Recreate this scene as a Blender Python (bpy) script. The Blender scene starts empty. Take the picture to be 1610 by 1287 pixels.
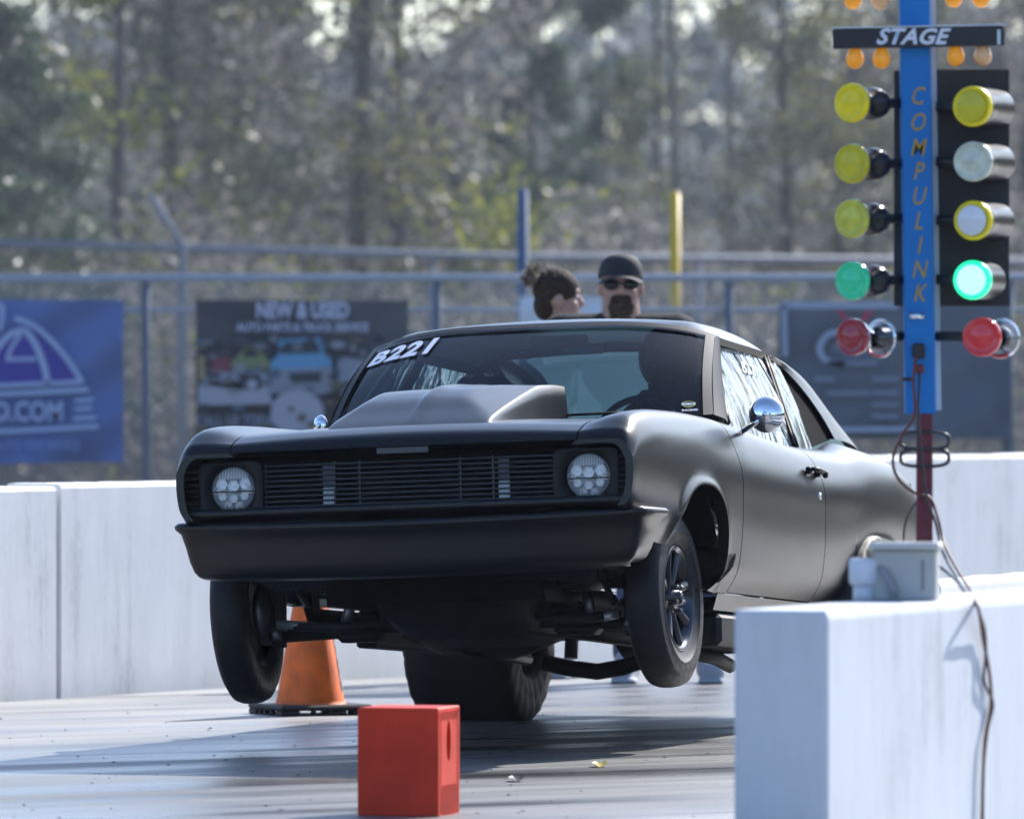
import bpy, math, random
import numpy as np
from mathutils import Vector, Matrix

R = math.radians
scene = bpy.context.scene
col = scene.collection
random.seed(7)

# ------------------------------------------------------------------ camera
CAM_H = 1.43
FPX = 13344.0
TILT = math.atan(43.5 / FPX)
cam_d = bpy.data.cameras.new("camera")
cam = bpy.data.objects.new("camera", cam_d); col.objects.link(cam)
cam.location = (0, 0, CAM_H)
cam.rotation_euler = (R(90) - TILT, 0, 0)
cam_d.sensor_width = 36.0
cam_d.lens = FPX / 1610 * 36
cam_d.clip_start = 0.5; cam_d.clip_end = 6000
cam_d.dof.use_dof = True
cam_d.dof.focus_distance = 32.6
cam_d.dof.aperture_fstop = 4.6
scene.camera = cam
scene.render.resolution_x = 1024; scene.render.resolution_y = 818

# ------------------------------------------------------------------ light
SUN = Vector((0.46, 0.66, 0.60)).normalized()
sun_el = math.asin(SUN.z); sun_az = math.atan2(SUN.x, SUN.y)
world = bpy.data.worlds.new("World"); scene.world = world; world.use_nodes = True
wn = world.node_tree.nodes; wl = world.node_tree.links
sky = wn.new('ShaderNodeTexSky'); sky.sky_type = 'NISHITA'; sky.sun_disc = False
sky.sun_elevation = sun_el; sky.sun_rotation = sun_az
sky.air_density = 1.0; sky.dust_density = 1.3; sky.ozone_density = 1.5
tint = wn.new('ShaderNodeVectorMath'); tint.operation = 'MULTIPLY'; tint.inputs[1].default_value = (.84, .94, 1.08)
wl.new(sky.outputs[0], tint.inputs[0]); wl.new(tint.outputs[0], wn['Background'].inputs[0]); wn['Background'].inputs[1].default_value = 0.15
sd = bpy.data.lights.new("sun", 'SUN'); sd.energy = 4.5; sd.angle = R(0.53); sd.color = (1.0, 0.965, 0.92)
so = bpy.data.objects.new("sun", sd); col.objects.link(so)
so.rotation_euler = SUN.to_track_quat('Z', 'Y').to_euler()
scene.view_settings.view_transform = 'Standard'; scene.view_settings.look = 'None'
scene.view_settings.exposure = 0.85; scene.view_settings.gamma = 1; scene.view_settings.use_curve_mapping = False
scene.render.engine = 'CYCLES'
cy = scene.cycles
cy.max_bounces = 8; cy.transparent_max_bounces = 12; cy.volume_bounces = 0
cy.use_denoising = True
cy.sample_clamp_indirect = 6.0

# ------------------------------------------------------------------ helpers
def at(px, py, D):
    """place in the world seen at (px,py) of the photograph at depth D"""
    x = (px - 805) / FPX; v = -(py - 643.5) / FPX
    c, s = math.cos(TILT), math.sin(TILT)
    r = Vector((x, c + v * s, -s + v * c)); r *= D / r.y
    return Vector((r.x, r.y, r.z + CAM_H))

def tag(o, label=None, cat=None, group=None, kind=None):
    if label: o['label'] = label
    if cat: o['category'] = cat
    if group: o['group'] = group
    if kind: o['kind'] = kind
    return o

def empty(name, loc=(0, 0, 0), rot=(0, 0, 0), **k):
    o = bpy.data.objects.new(name, None); col.objects.link(o)
    o.location = loc; o.rotation_euler = rot; o.empty_display_size = .2
    return tag(o, **k)

def link(name, me, mat=None, parent=None, smooth=False, loc=None, rot=None, **k):
    o = bpy.data.objects.new(name, me); col.objects.link(o)
    if mat is not None and len(me.materials) == 0: me.materials.append(mat)
    if parent is not None: o.parent = parent
    if loc is not None: o.location = loc
    if rot is not None: o.rotation_euler = rot
    if smooth: me.polygons.foreach_set('use_smooth', [True] * len(me.polygons))
    return tag(o, **k)

def npmesh(name, V, F):
    """V (n,3); F (m,4) quads, fast"""
    V = np.asarray(V, np.float32); F = np.asarray(F, np.int32)
    me = bpy.data.meshes.new(name)
    me.vertices.add(len(V)); me.vertices.foreach_set('co', V.ravel())
    me.loops.add(F.size); me.loops.foreach_set('vertex_index', F.ravel())
    me.polygons.add(len(F)); k = F.shape[1]
    me.polygons.foreach_set('loop_start', np.arange(0, F.size, k, dtype=np.int32))
    me.update(calc_edges=True); me.validate()
    return me

class MB:
    def __init__(s): s.v = []; s.f = []; s.sm = []
    def add(s, vs, fs, smooth=False):
        b = len(s.v); s.v += [tuple(v) for v in vs]
        s.f += [tuple(i + b for i in f) for f in fs]; s.sm += [smooth] * len(fs)
        return s
    def box(s, c, d, M=None, bev=0.0):
        x, y, z = d[0] / 2, d[1] / 2, d[2] / 2
        if bev <= 0:
            vs = [Vector((i * x, j * y, k * z)) for k in (-1, 1) for j in (-1, 1) for i in (-1, 1)]
            fs = [(0, 2, 3, 1), (4, 5, 7, 6), (0, 1, 5, 4), (2, 6, 7, 3), (0, 4, 6, 2), (1, 3, 7, 5)]
        else:
            b = min(bev, x * .9, y * .9, z * .9); vs = []; idx = {}
            for k in (-1, 1):
                for j in (-1, 1):
                    for i in (-1, 1):
                        for ax in range(3):
                            p = [i * (x - b), j * (y - b), k * (z - b)]
                            p[ax] = (i, j, k)[ax] * (x, y, z)[ax]
                            idx[(i, j, k, ax)] = len(vs); vs.append(Vector(p))
            I = idx; fs = []
            for sg in (-1, 1):
                fs.append(tuple(I[(sg, j, k, 0)] for j, k in ((-1, -1), (1, -1), (1, 1), (-1, 1))))
                fs.append(tuple(I[(i, sg, k, 1)] for i, k in ((-1, -1), (1, -1), (1, 1), (-1, 1))))
                fs.append(tuple(I[(i, j, sg, 2)] for i, j in ((-1, -1), (1, -1), (1, 1), (-1, 1))))
            for a in (-1, 1):
                for c2 in (-1, 1):
                    fs.append((I[(-1, a, c2, 1)], I[(1, a, c2, 1)], I[(1, a, c2, 2)], I[(-1, a, c2, 2)]))
                    fs.append((I[(a, -1, c2, 0)], I[(a, 1, c2, 0)], I[(a, 1, c2, 2)], I[(a, -1, c2, 2)]))
                    fs.append((I[(a, c2, -1, 0)], I[(a, c2, 1, 0)], I[(a, c2, 1, 1)], I[(a, c2, -1, 1)]))
            for i in (-1, 1):
                for j in (-1, 1):
                    for k in (-1, 1): fs.append((I[(i, j, k, 0)], I[(i, j, k, 1)], I[(i, j, k, 2)]))
        C = Vector(c)
        vs = [((M @ v) if M else v) + C for v in vs]
        return s.add(vs, fs)
    def tube(s, pts, r, n=10, cap=True, smooth=True, closed=False):
        pts = [Vector(p) for p in pts]; m = len(pts)
        rs = r if isinstance(r, (list, tuple)) else [r] * m
        vs = []; up = None
        for i, p in enumerate(pts):
            if closed: t = (pts[(i + 1) % m] - pts[i - 1])
            else: t = (pts[min(i + 1, m - 1)] - pts[max(i - 1, 0)])
            t.normalize()
            if up is None:
                up = Vector((0, 0, 1)) if abs(t.z) < .9 else Vector((1, 0, 0))
            a = t.cross(up); 
            if a.length < 1e-5: a = t.cross(Vector((0.3, 1, 0.2)))
            a.normalize(); b = a.cross(t).normalized(); up = b
            for k in range(n):
                th = 2 * math.pi * k / n
                vs.append(p + (a * math.cos(th) + b * math.sin(th)) * rs[i])
        fs = []
        for i in range(m if closed else m - 1):
            j = (i + 1) % m
            for k in range(n):
                k2 = (k + 1) % n
                fs.append((i * n + k, i * n + k2, j * n + k2, j * n + k))
        s.add(vs, fs, smooth)
        if cap and not closed:
            b = len(s.v) - len(vs)
            s.f.append(tuple(b + k for k in range(n))[::-1]); s.sm.append(False)
            s.f.append(tuple(b + (m - 1) * n + k for k in range(n))); s.sm.append(False)
        return s
    def lathe(s, prof, n=40, M=None, smooth=True, closed=False):
        """prof: list of (r, h) ; axis +Z"""
        vs = []
        for r, h in prof:
            for k in range(n):
                th = 2 * math.pi * k / n
                v = Vector((r * math.cos(th), r * math.sin(th), h))
                vs.append(M @ v if M else v)
        fs = []; m = len(prof)
        for i in range(m if closed else m - 1):
            j = (i + 1) % m
            for k in range(n):
                k2 = (k + 1) % n
                fs.append((i * n + k, i * n + k2, j * n + k2, j * n + k))
        return s.add(vs, fs, smooth)
    def ell(s, c, r, n=16, m=10, M=None):
        vs = []; fs = []
        for i in range(m + 1):
            ph = math.pi * i / m
            for k in range(n):
                th = 2 * math.pi * k / n
                v = Vector((r[0] * math.sin(ph) * math.cos(th), r[1] * math.sin(ph) * math.sin(th), r[2] * math.cos(ph)))
                if M: v = M @ v
                vs.append(v + Vector(c))
        for i in range(m):
            for k in range(n):
                k2 = (k + 1) % n
                fs.append((i * n + k, (i + 1) * n + k, (i + 1) * n + k2, i * n + k2))
        return s.add(vs, fs, True)
    def grid(s, fn, us, vs_, smooth=True):
        def dd(L):
            out = [L[0]]
            for q in L[1:]:
                if abs(q - out[-1]) > 5e-5: out.append(q)
            return out
        us = dd(us); vs_ = dd(vs_)
        nu, nv = len(us), len(vs_)
        V = [fn(u, v) for u in us for v in vs_]
        F = [(i * nv + j, (i + 1) * nv + j, (i + 1) * nv + j + 1, i * nv + j + 1) for i in range(nu - 1) for j in range(nv - 1)]
        return s.add(V, F, smooth)
    def mesh(s, name):
        me = bpy.data.meshes.new(name); me.from_pydata(s.v, [], s.f); me.update()
        me.polygons.foreach_set('use_smooth', s.sm)
        return me
    def build(s, name, mat, parent=None, **k):
        return link(name, s.mesh(name), mat, parent, **k)

def lin(a, b, n): return [a + (b - a) * i / (n - 1) for i in range(n)]

# ------------------------------------------------------------------ materials
def M_(name, color=(.5, .5, .5), rough=.5, metal=0, spec=.5, coat=0, coat_r=.1, emit=None, es=0, trans=0, ior=1.45, sheen=0,
       noise=None, bump=None, alpha=1):
    """noise=(scale, amount, detail) multiplies colour; bump=(scale,strength,dist)"""
    m = bpy.data.materials.new(name); m.use_nodes = True
    nt = m.node_tree; b = nt.nodes['Principled BSDF']
    b.inputs['Base Color'].default_value = (*color, 1); b.inputs['Roughness'].default_value = rough
    b.inputs['Metallic'].default_value = metal; b.inputs['Specular IOR Level'].default_value = spec
    b.inputs['Coat Weight'].default_value = coat; b.inputs['Coat Roughness'].default_value = coat_r
    b.inputs['Transmission Weight'].default_value = trans; b.inputs['IOR'].default_value = ior
    b.inputs['Sheen Weight'].default_value = sheen
    if emit: b.inputs['Emission Color'].default_value = (*emit, 1); b.inputs['Emission Strength'].default_value = es
    tc = nt.nodes.new('ShaderNodeTexCoord')
    if noise:
        n = nt.nodes.new('ShaderNodeTexNoise'); n.inputs['Scale'].default_value = noise[0]; n.inputs['Detail'].default_value = noise[2] if len(noise) > 2 else 4
        nt.links.new(tc.outputs['Object'], n.inputs['Vector'])
        mr = nt.nodes.new('ShaderNodeMapRange'); mr.inputs[1].default_value = .3; mr.inputs[2].default_value = .7
        mr.inputs[3].default_value = 1 - noise[1]; mr.inputs[4].default_value = 1 + noise[1]
        nt.links.new(n.outputs[0], mr.inputs[0])
        mx = nt.nodes.new('ShaderNodeVectorMath'); mx.operation = 'SCALE'; mx.inputs[0].default_value = color
        nt.links.new(mr.outputs[0], mx.inputs['Scale']); nt.links.new(mx.outputs[0], b.inputs['Base Color'])
    if bump:
        n = nt.nodes.new('ShaderNodeTexNoise'); n.inputs['Scale'].default_value = bump[0]; n.inputs['Detail'].default_value = 5
        nt.links.new(tc.outputs['Object'], n.inputs['Vector'])
        bp = nt.nodes.new('ShaderNodeBump'); bp.inputs['Strength'].default_value = bump[1]; bp.inputs['Distance'].default_value = bump[2]
        nt.links.new(n.outputs[0], bp.inputs['Height']); nt.links.new(bp.outputs[0], b.inputs['Normal'])
    return m

def leaf_mat(name, cols, rough=.5, transl=.5):
    m = bpy.data.materials.new(name); m.use_nodes = True; nt = m.node_tree
    b = nt.nodes['Principled BSDF']; g = nt.nodes.new('ShaderNodeNewGeometry')
    cr = nt.nodes.new('ShaderNodeValToRGB'); cr.color_ramp.interpolation = 'LINEAR'
    e = cr.color_ramp.elements
    while len(e) < len(cols): e.new(.5)
    for i, c in enumerate(cols): e[i].position = i / (len(cols) - 1); e[i].color = (*c, 1)
    nt.links.new(g.outputs['Random Per Island'], cr.inputs[0]); nt.links.new(cr.outputs[0], b.inputs['Base Color'])
    b.inputs['Roughness'].default_value = rough; b.inputs['Specular IOR Level'].default_value = .4
    t = nt.nodes.new('ShaderNodeBsdfTranslucent'); nt.links.new(cr.outputs[0], t.inputs[0])
    mx = nt.nodes.new('ShaderNodeMixShader'); mx.inputs[0].default_value = transl
    nt.links.new(b.outputs[0], mx.inputs[1]); nt.links.new(t.outputs[0], mx.inputs[2])
    nt.links.new(mx.outputs[0], nt.nodes['Material Output'].inputs[0])
    return m

def glass_mat(name, tint, refl=1.0, rough=.02, bump=None, film=0.0, film_col=(.5, .55, .6), thru=.5):
    """thin pane: tinted transparency + fresnel reflection + optional dusty film"""
    m = bpy.data.materials.new(name); m.use_nodes = True; nt = m.node_tree; nt.nodes.remove(nt.nodes['Principled BSDF'])
    tr = nt.nodes.new('ShaderNodeBsdfTransparent'); tr.inputs[0].default_value = (*tint, 1)
    gl = nt.nodes.new('ShaderNodeBsdfGlossy'); gl.inputs['Roughness'].default_value = rough
    fr = nt.nodes.new('ShaderNodeFresnel'); fr.inputs[0].default_value = 1.5
    mu = nt.nodes.new('ShaderNodeMath'); mu.operation = 'MULTIPLY'; mu.inputs[1].default_value = refl; mu.use_clamp = True
    nt.links.new(fr.outputs[0], mu.inputs[0])
    df = nt.nodes.new('ShaderNodeBsdfDiffuse'); df.inputs[0].default_value = (*film_col, 1)
    tl = nt.nodes.new('ShaderNodeBsdfTranslucent'); tl.inputs[0].default_value = (*film_col, 1)
    m0 = nt.nodes.new('ShaderNodeMixShader'); m0.inputs[0].default_value = thru
    nt.links.new(df.outputs[0], m0.inputs[1]); nt.links.new(tl.outputs[0], m0.inputs[2])
    m1 = nt.nodes.new('ShaderNodeMixShader'); m1.inputs[0].default_value = film
    nt.links.new(tr.outputs[0], m1.inputs[1]); nt.links.new(m0.outputs[0], m1.inputs[2])
    mx = nt.nodes.new('ShaderNodeMixShader')
    nt.links.new(mu.outputs[0], mx.inputs[0]); nt.links.new(m1.outputs[0], mx.inputs[1]); nt.links.new(gl.outputs[0], mx.inputs[2])
    if bump:
        tc = nt.nodes.new('ShaderNodeTexCoord'); mp = nt.nodes.new('ShaderNodeMapping')
        mp.inputs['Scale'].default_value = bump[3] if len(bump) > 3 else (1, 1, 1)
        n = nt.nodes.new('ShaderNodeTexNoise'); n.inputs['Scale'].default_value = bump[0]; n.inputs['Detail'].default_value = 2.5
        n.inputs['Distortion'].default_value = 1.2
        nt.links.new(tc.outputs['Object'], mp.inputs[0]); nt.links.new(mp.outputs[0], n.inputs['Vector'])
        bp = nt.nodes.new('ShaderNodeBump'); bp.inputs['Strength'].default_value = bump[1]; bp.inputs['Distance'].default_value = bump[2]
        nt.links.new(n.outputs[0], bp.inputs['Height']); nt.links.new(bp.outputs[0], gl.inputs['Normal'])
    nt.links.new(mx.outputs[0], nt.nodes['Material Output'].inputs[0])
    return m

paint = M_('satin_black_paint', (.0015, .0019, .003), .29, spec=.46, bump=(2.2, .04, .01))
def vary_rough(m, lo, hi, scale=3.0, detail=6, stretch=(1, 1, 1)):
    nt = m.node_tree; b = nt.nodes['Principled BSDF']; tc = nt.nodes.new('ShaderNodeTexCoord'); mp = nt.nodes.new('ShaderNodeMapping'); mp.inputs['Scale'].default_value = stretch
    n = nt.nodes.new('ShaderNodeTexNoise'); n.inputs['Scale'].default_value = scale; n.inputs['Detail'].default_value = detail; n.inputs['Roughness'].default_value = .65
    mr = nt.nodes.new('ShaderNodeMapRange'); mr.inputs[1].default_value = .35; mr.inputs[2].default_value = .65; mr.inputs[3].default_value = lo; mr.inputs[4].default_value = hi
    nt.links.new(tc.outputs['Object'], mp.inputs[0]); nt.links.new(mp.outputs[0], n.inputs['Vector']); nt.links.new(n.outputs[0], mr.inputs[0]); nt.links.new(mr.outputs[0], b.inputs['Roughness'])
vary_rough(paint, .275, .31, 1.6, 3)
paint_in = M_('inner_black', (.004, .004, .005), .8, spec=.03)
trimblk = M_('black_trim', (.006, .006, .007), .5, spec=.3)
rubber = M_('tyre_rubber', (.010, .010, .012), .46, spec=.28, noise=(30, .3))
vary_rough(rubber, .36, .62, 14, 6, (1, 3, 3))
rubber_slick = M_('slick_rubber', (.010, .0095, .009), .55, spec=.25, noise=(18, .35))
rimdark = M_('dark_polished_rim', (.05, .055, .065), .16, metal=1)
rimblk = M_('black_wheel', (.012, .012, .014), .25, spec=.6)
chrome = M_('chrome', (.75, .77, .8), .05, metal=1)
steel = M_('bare_metal', (.16, .165, .175), .4, metal=1)
dirty = M_('oily_chassis', (.007, .007, .008), .55, spec=.3, noise=(12, .4), bump=(25, .3, .01))
alu = M_('cast_aluminium', (.42, .43, .45), .45, metal=.7)
white_decal = M_('white_vinyl', (.62, .64, .72), .5)
lensglass = glass_mat('lamp_glass', (1, 1, 1), .8, .03)
reflector = M_('lamp_reflector', (.42, .44, .46), .3, metal=.3)
lampcell = M_('lamp_cell', (.95, .96, .97), .3, metal=.15)
winds = glass_mat('windshield_glass', (.34, .50, .60), .5, .015, film=.012, film_col=(.2, .4, .7))
lexan = glass_mat('crinkled_window', (.42, .48, .52), .5, .05, bump=(5.0, 1.0, .03, (1, 1.0, .35)), film=.06, film_col=(.6, .63, .68))
rearg = glass_mat('rear_glass', (.55, .70, .72), .8, .03, film=.28, film_col=(.35, .55, .58))

# concrete walls
def concrete(name, base=(.62, .62, .62), streak=.22):
    m = bpy.data.materials.new(name); m.use_nodes = True; nt = m.node_tree; b = nt.nodes['Principled BSDF']
    tc = nt.nodes.new('ShaderNodeTexCoord')
    def noise(scale, sc, det=5, rough=.55):
        mp = nt.nodes.new('ShaderNodeMapping'); mp.inputs['Scale'].default_value = sc
        n = nt.nodes.new('ShaderNodeTexNoise'); n.inputs['Scale'].default_value = scale; n.inputs['Detail'].default_value = det
        n.inputs['Roughness'].default_value = rough
        nt.links.new(tc.outputs['Object'], mp.inputs[0]); nt.links.new(mp.outputs[0], n.inputs['Vector']); return n
    n1 = noise(7, (1, 1, .12), 6, .65); n2 = noise(2.0, (1, 1, .8), 4); n3 = noise(40, (1, 1, .6), 4)
    a = nt.nodes.new('ShaderNodeMath'); a.operation = 'MULTIPLY'; nt.links.new(n1.outputs[0], a.inputs[0]); a.inputs[1].default_value = .5
    a2 = nt.nodes.new('ShaderNodeMath'); a2.operation = 'MULTIPLY_ADD'; nt.links.new(n2.outputs[0], a2.inputs[0]); a2.inputs[1].default_value = .35; nt.links.new(a.outputs[0], a2.inputs[2])
    a3 = nt.nodes.new('ShaderNodeMath'); a3.operation = 'MULTIPLY_ADD'; nt.links.new(n3.outputs[0], a3.inputs[0]); a3.inputs[1].default_value = .15; nt.links.new(a2.outputs[0], a3.inputs[2])
    cr = nt.nodes.new('ShaderNodeValToRGB'); e = cr.color_ramp.elements
    e[0].position = .36; e[0].color = (*[c * (1 - streak * 1.6) for c in base], 1); e[1].position = .58; e[1].color = (*base, 1)
    x = e.new(.46); x.color = (*[c * (1 - streak * .45) for c in base], 1)
    nt.links.new(a3.outputs[0], cr.inputs[0]); nt.links.new(cr.outputs[0], b.inputs['Base Color'])
    b.inputs['Roughness'].default_value = .75; b.inputs['Specular IOR Level'].default_value = .35
    bp = nt.nodes.new('ShaderNodeBump'); bp.inputs['Strength'].default_value = .35; bp.inputs['Distance'].default_value = .01
    nt.links.new(a3.outputs[0], bp.inputs['Height']); nt.links.new(bp.outputs[0], b.inputs['Normal'])
    return m
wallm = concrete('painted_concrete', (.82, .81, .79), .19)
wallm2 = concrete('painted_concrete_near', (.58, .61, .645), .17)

# ------------------------------------------------------------------ ground and track
LANE_OFF = 8.75
def track_mat():
    m = bpy.data.materials.new('track_concrete'); m.use_nodes = True; nt = m.node_tree; b = nt.nodes['Principled BSDF']
    tc = nt.nodes.new('ShaderNodeTexCoord')
    rot = nt.nodes.new('ShaderNodeMapping'); rot.inputs['Rotation'].default_value = (0, 0, R(52))
    nt.links.new(tc.outputs['Object'], rot.inputs[0])
    def noise(scale, sc, det=5, rough=.55, off=(0, 0, 0)):
        mp = nt.nodes.new('ShaderNodeMapping'); mp.inputs['Scale'].default_value = sc; mp.inputs['Location'].default_value = off
        n = nt.nodes.new('ShaderNodeTexNoise'); n.inputs['Scale'].default_value = scale; n.inputs['Detail'].default_value = det
        n.inputs['Roughness'].default_value = rough
        nt.links.new(rot.outputs[0], mp.inputs[0]); nt.links.new(mp.outputs[0], n.inputs['Vector']); return n
    st = noise(1.0, (.8, .10, 1), 5, .6); st2 = noise(2.4, (1, .09, 1), 4, .6, (3, 1, 0)); bl = noise(.7, (1, .45, 1), 4, .5, (9, 2, 0)); fine = noise(60, (1, 1, 1), 4, .7)
    def ma(n, mul, add=None):
        x = nt.nodes.new('ShaderNodeMath'); x.operation = 'MULTIPLY_ADD'; nt.links.new(n.outputs[0], x.inputs[0]); x.inputs[1].default_value = mul
        if add is None: x.inputs[2].default_value = 0
        else: nt.links.new(add.outputs[0], x.inputs[2])
        return x
    s = ma(fine, .16, ma(bl, .34, ma(st2, .18, ma(st, .32))))
    # rubbered-in lane: darker, smoother band along the cars' path
    lm_ = nt.nodes.new('ShaderNodeMapping'); lm_.inputs['Rotation'].default_value = (0, 0, R(17)); nt.links.new(tc.outputs['Object'], lm_.inputs[0])
    sx = nt.nodes.new('ShaderNodeSeparateXYZ'); nt.links.new(lm_.outputs[0], sx.inputs[0])
    wob = nt.nodes.new('ShaderNodeMath'); wob.operation = 'MULTIPLY_ADD'; nt.links.new(bl.outputs[0], wob.inputs[0]); wob.inputs[1].default_value = 1.6; nt.links.new(sx.outputs['X'], wob.inputs[2])
    ctr = nt.nodes.new('ShaderNodeMath'); ctr.operation = 'ADD'; nt.links.new(wob.outputs[0], ctr.inputs[0]); ctr.inputs[1].default_value = LANE_OFF
    ab = nt.nodes.new('ShaderNodeMath'); ab.operation = 'ABSOLUTE'; nt.links.new(ctr.outputs[0], ab.inputs[0])
    lane = nt.nodes.new('ShaderNodeMapRange'); lane.interpolation_type = 'SMOOTHSTEP'; nt.links.new(ab.outputs[0], lane.inputs[0]); lane.inputs[1].default_value = 1.0; lane.inputs[2].default_value = 2.3; lane.inputs[3].default_value = 1; lane.inputs[4].default_value = 0
    cr = nt.nodes.new('ShaderNodeValToRGB'); e = cr.color_ramp.elements
    e[0].position = .40; e[0].color = (.06, .062, .068, 1); e[1].position = .60; e[1].color = (.37, .36, .34, 1)
    x = e.new(.46); x.color = (.20, .198, .195, 1); x = e.new(.52); x.color = (.29, .283, .268, 1)
    nt.links.new(s.outputs[0], cr.inputs[0])
    dk = nt.nodes.new('ShaderNodeMapRange'); nt.links.new(lane.outputs[0], dk.inputs[0]); dk.inputs[3].default_value = 1; dk.inputs[4].default_value = .5
    sc_ = nt.nodes.new('ShaderNodeVectorMath'); sc_.operation = 'SCALE'; nt.links.new(cr.outputs[0], sc_.inputs[0]); nt.links.new(dk.outputs[0], sc_.inputs['Scale']); nt.links.new(sc_.outputs[0], b.inputs['Base Color'])
    r = nt.nodes.new('ShaderNodeMapRange'); nt.links.new(st2.outputs[0], r.inputs[0]); r.inputs[1].default_value = .40; r.inputs[2].default_value = .62
    r.inputs[3].default_value = .40; r.inputs[4].default_value = .74
    rl = nt.nodes.new('ShaderNodeMath'); rl.operation = 'MULTIPLY_ADD'; nt.links.new(lane.outputs[0], rl.inputs[0]); rl.inputs[1].default_value = -.16; nt.links.new(r.outputs[0], rl.inputs[2]); nt.links.new(rl.outputs[0], b.inputs['Roughness'])
    bp = nt.nodes.new('ShaderNodeBump'); bp.inputs['Strength'].default_value = .5; bp.inputs['Distance'].default_value = .004
    nt.links.new(fine.outputs[0], bp.inputs['Height']); nt.links.new(bp.outputs[0], b.inputs['Normal'])
    return m
trackm = track_mat()
grassm = M_('dry_ground', (.10, .095, .06), .95, noise=(.6, .35, 6))
g = MB().grid(lambda u, v: (u, v, -.03), lin(-2500, 2500, 3), lin(-500, 4500, 3), smooth=False)
g.build('ground', grassm, kind='structure', label='dry grassy ground behind the track wall reaching to the wood')
# the track: a sheet between near and far wall, long both ways
tv = []
def trk(u, v): return (u, v, 0.0)
t = MB().add([(-30, -8, 0), (30, -8, 0), (42, 52.5, 0), (5.5, 52.5, 0), (-10.5, 22.5, 0)], [(0, 1, 2, 3, 4)])
t.build('track', trackm, kind='structure', label='grey concrete launch pad streaked with tyre rubber')

# far barrier
FB0 = Vector((-2.30, 38.16, 0)); FD = Vector((.467, .884, 0)).normalized(); FN = Vector((-FD.y, FD.x, 0))  # away from camera
def barrier(name, p0, d, nrm, L, h, th, mat, label, group=None, ends=(.012, .012), chamf=.02):
    """slightly worn concrete block: p0 = foot of the camera-side face"""
    me = MB(); n = max(4, int(L / .12)); us = lin(0, L, n)
    rnd = random.Random(hash(label) % 1000)
    wob = [rnd.uniform(-.004, .004) for _ in range(n)]
    prof = [(0, -.02), (0, .04), (.0, h * .5), (0, h - chamf), (chamf * .35, h - chamf * .35), (chamf, h), (th - chamf, h), (th, h - chamf), (th, -.02)]
    def fn(u, v):
        a, z = prof[v]; i = us.index(u)
        inset = 0
        if i == 0: uu = u + ends[0]
        elif i == n - 1: uu = u - ends[1]
        else: uu = u
        if v in (4, 5, 6): z += wob[i]
        p = p0 + d * uu + nrm * a; return (p.x, p.y, p.z + z)
    me.grid(fn, us, list(range(len(prof))), smooth=False)
    nv = len(prof)
    me.f.append(tuple(range(nv))); me.sm.append(False)
    me.f.append(tuple((n - 1) * nv + k for k in range(nv))[::-1]); me.sm.append(False)
    return me.build(name, mat, label=label, cat='barrier', group=group)
gB = 'concrete barrier blocks of the far wall'
barrier('concrete_barrier', FB0 + FD * -11.6, FD, FN, 6.0, .955, .30, wallm, 'white concrete block of the far wall, left of the blue banner out of view', gB)
barrier('concrete_barrier', FB0 + FD * -5.55, FD, FN, 6.05, .955, .30, wallm, 'white concrete wall block at the left edge below the blue banner', gB)
barrier('concrete_barrier', FB0 + FD * .52, FD, FN, 6.1, .965, .30, wallm, 'white concrete wall block behind the front of the black car and the orange cone', gB)
barrier('concrete_barrier', FB0 + FD * 6.64, FD, FN, 9.0, 1.02, .30, wallm, 'white concrete wall block behind the tail of the car and the maroon post', gB)

# near barrier with chamfered end
ND = Vector((.355, .935, 0)).normalized(); NL = Vector((-ND.y, ND.x, 0))
NB0 = Vector((.892, 24.0, 0)) 
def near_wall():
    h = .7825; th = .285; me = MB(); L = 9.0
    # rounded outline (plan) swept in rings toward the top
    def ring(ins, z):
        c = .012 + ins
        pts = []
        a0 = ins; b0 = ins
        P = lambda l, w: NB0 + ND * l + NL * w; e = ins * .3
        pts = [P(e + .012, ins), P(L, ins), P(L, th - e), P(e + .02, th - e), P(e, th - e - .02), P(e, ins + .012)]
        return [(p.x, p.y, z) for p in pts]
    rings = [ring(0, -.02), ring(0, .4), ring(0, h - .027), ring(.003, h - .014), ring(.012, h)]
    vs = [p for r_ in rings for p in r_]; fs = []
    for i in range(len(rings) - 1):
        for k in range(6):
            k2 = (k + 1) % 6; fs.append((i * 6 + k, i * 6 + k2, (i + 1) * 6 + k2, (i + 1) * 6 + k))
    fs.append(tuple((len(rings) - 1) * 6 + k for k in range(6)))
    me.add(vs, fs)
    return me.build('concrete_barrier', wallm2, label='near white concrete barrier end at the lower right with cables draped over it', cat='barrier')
near_wall()
q0 = at(1478, 930, 31.0)
barrier('concrete_barrier', Vector((q0.x, 31.0, 0)), ND, NL, 8.0, .70, .2, wallm, 'low pale barrier just visible over the near wall right of the grey box')

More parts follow.
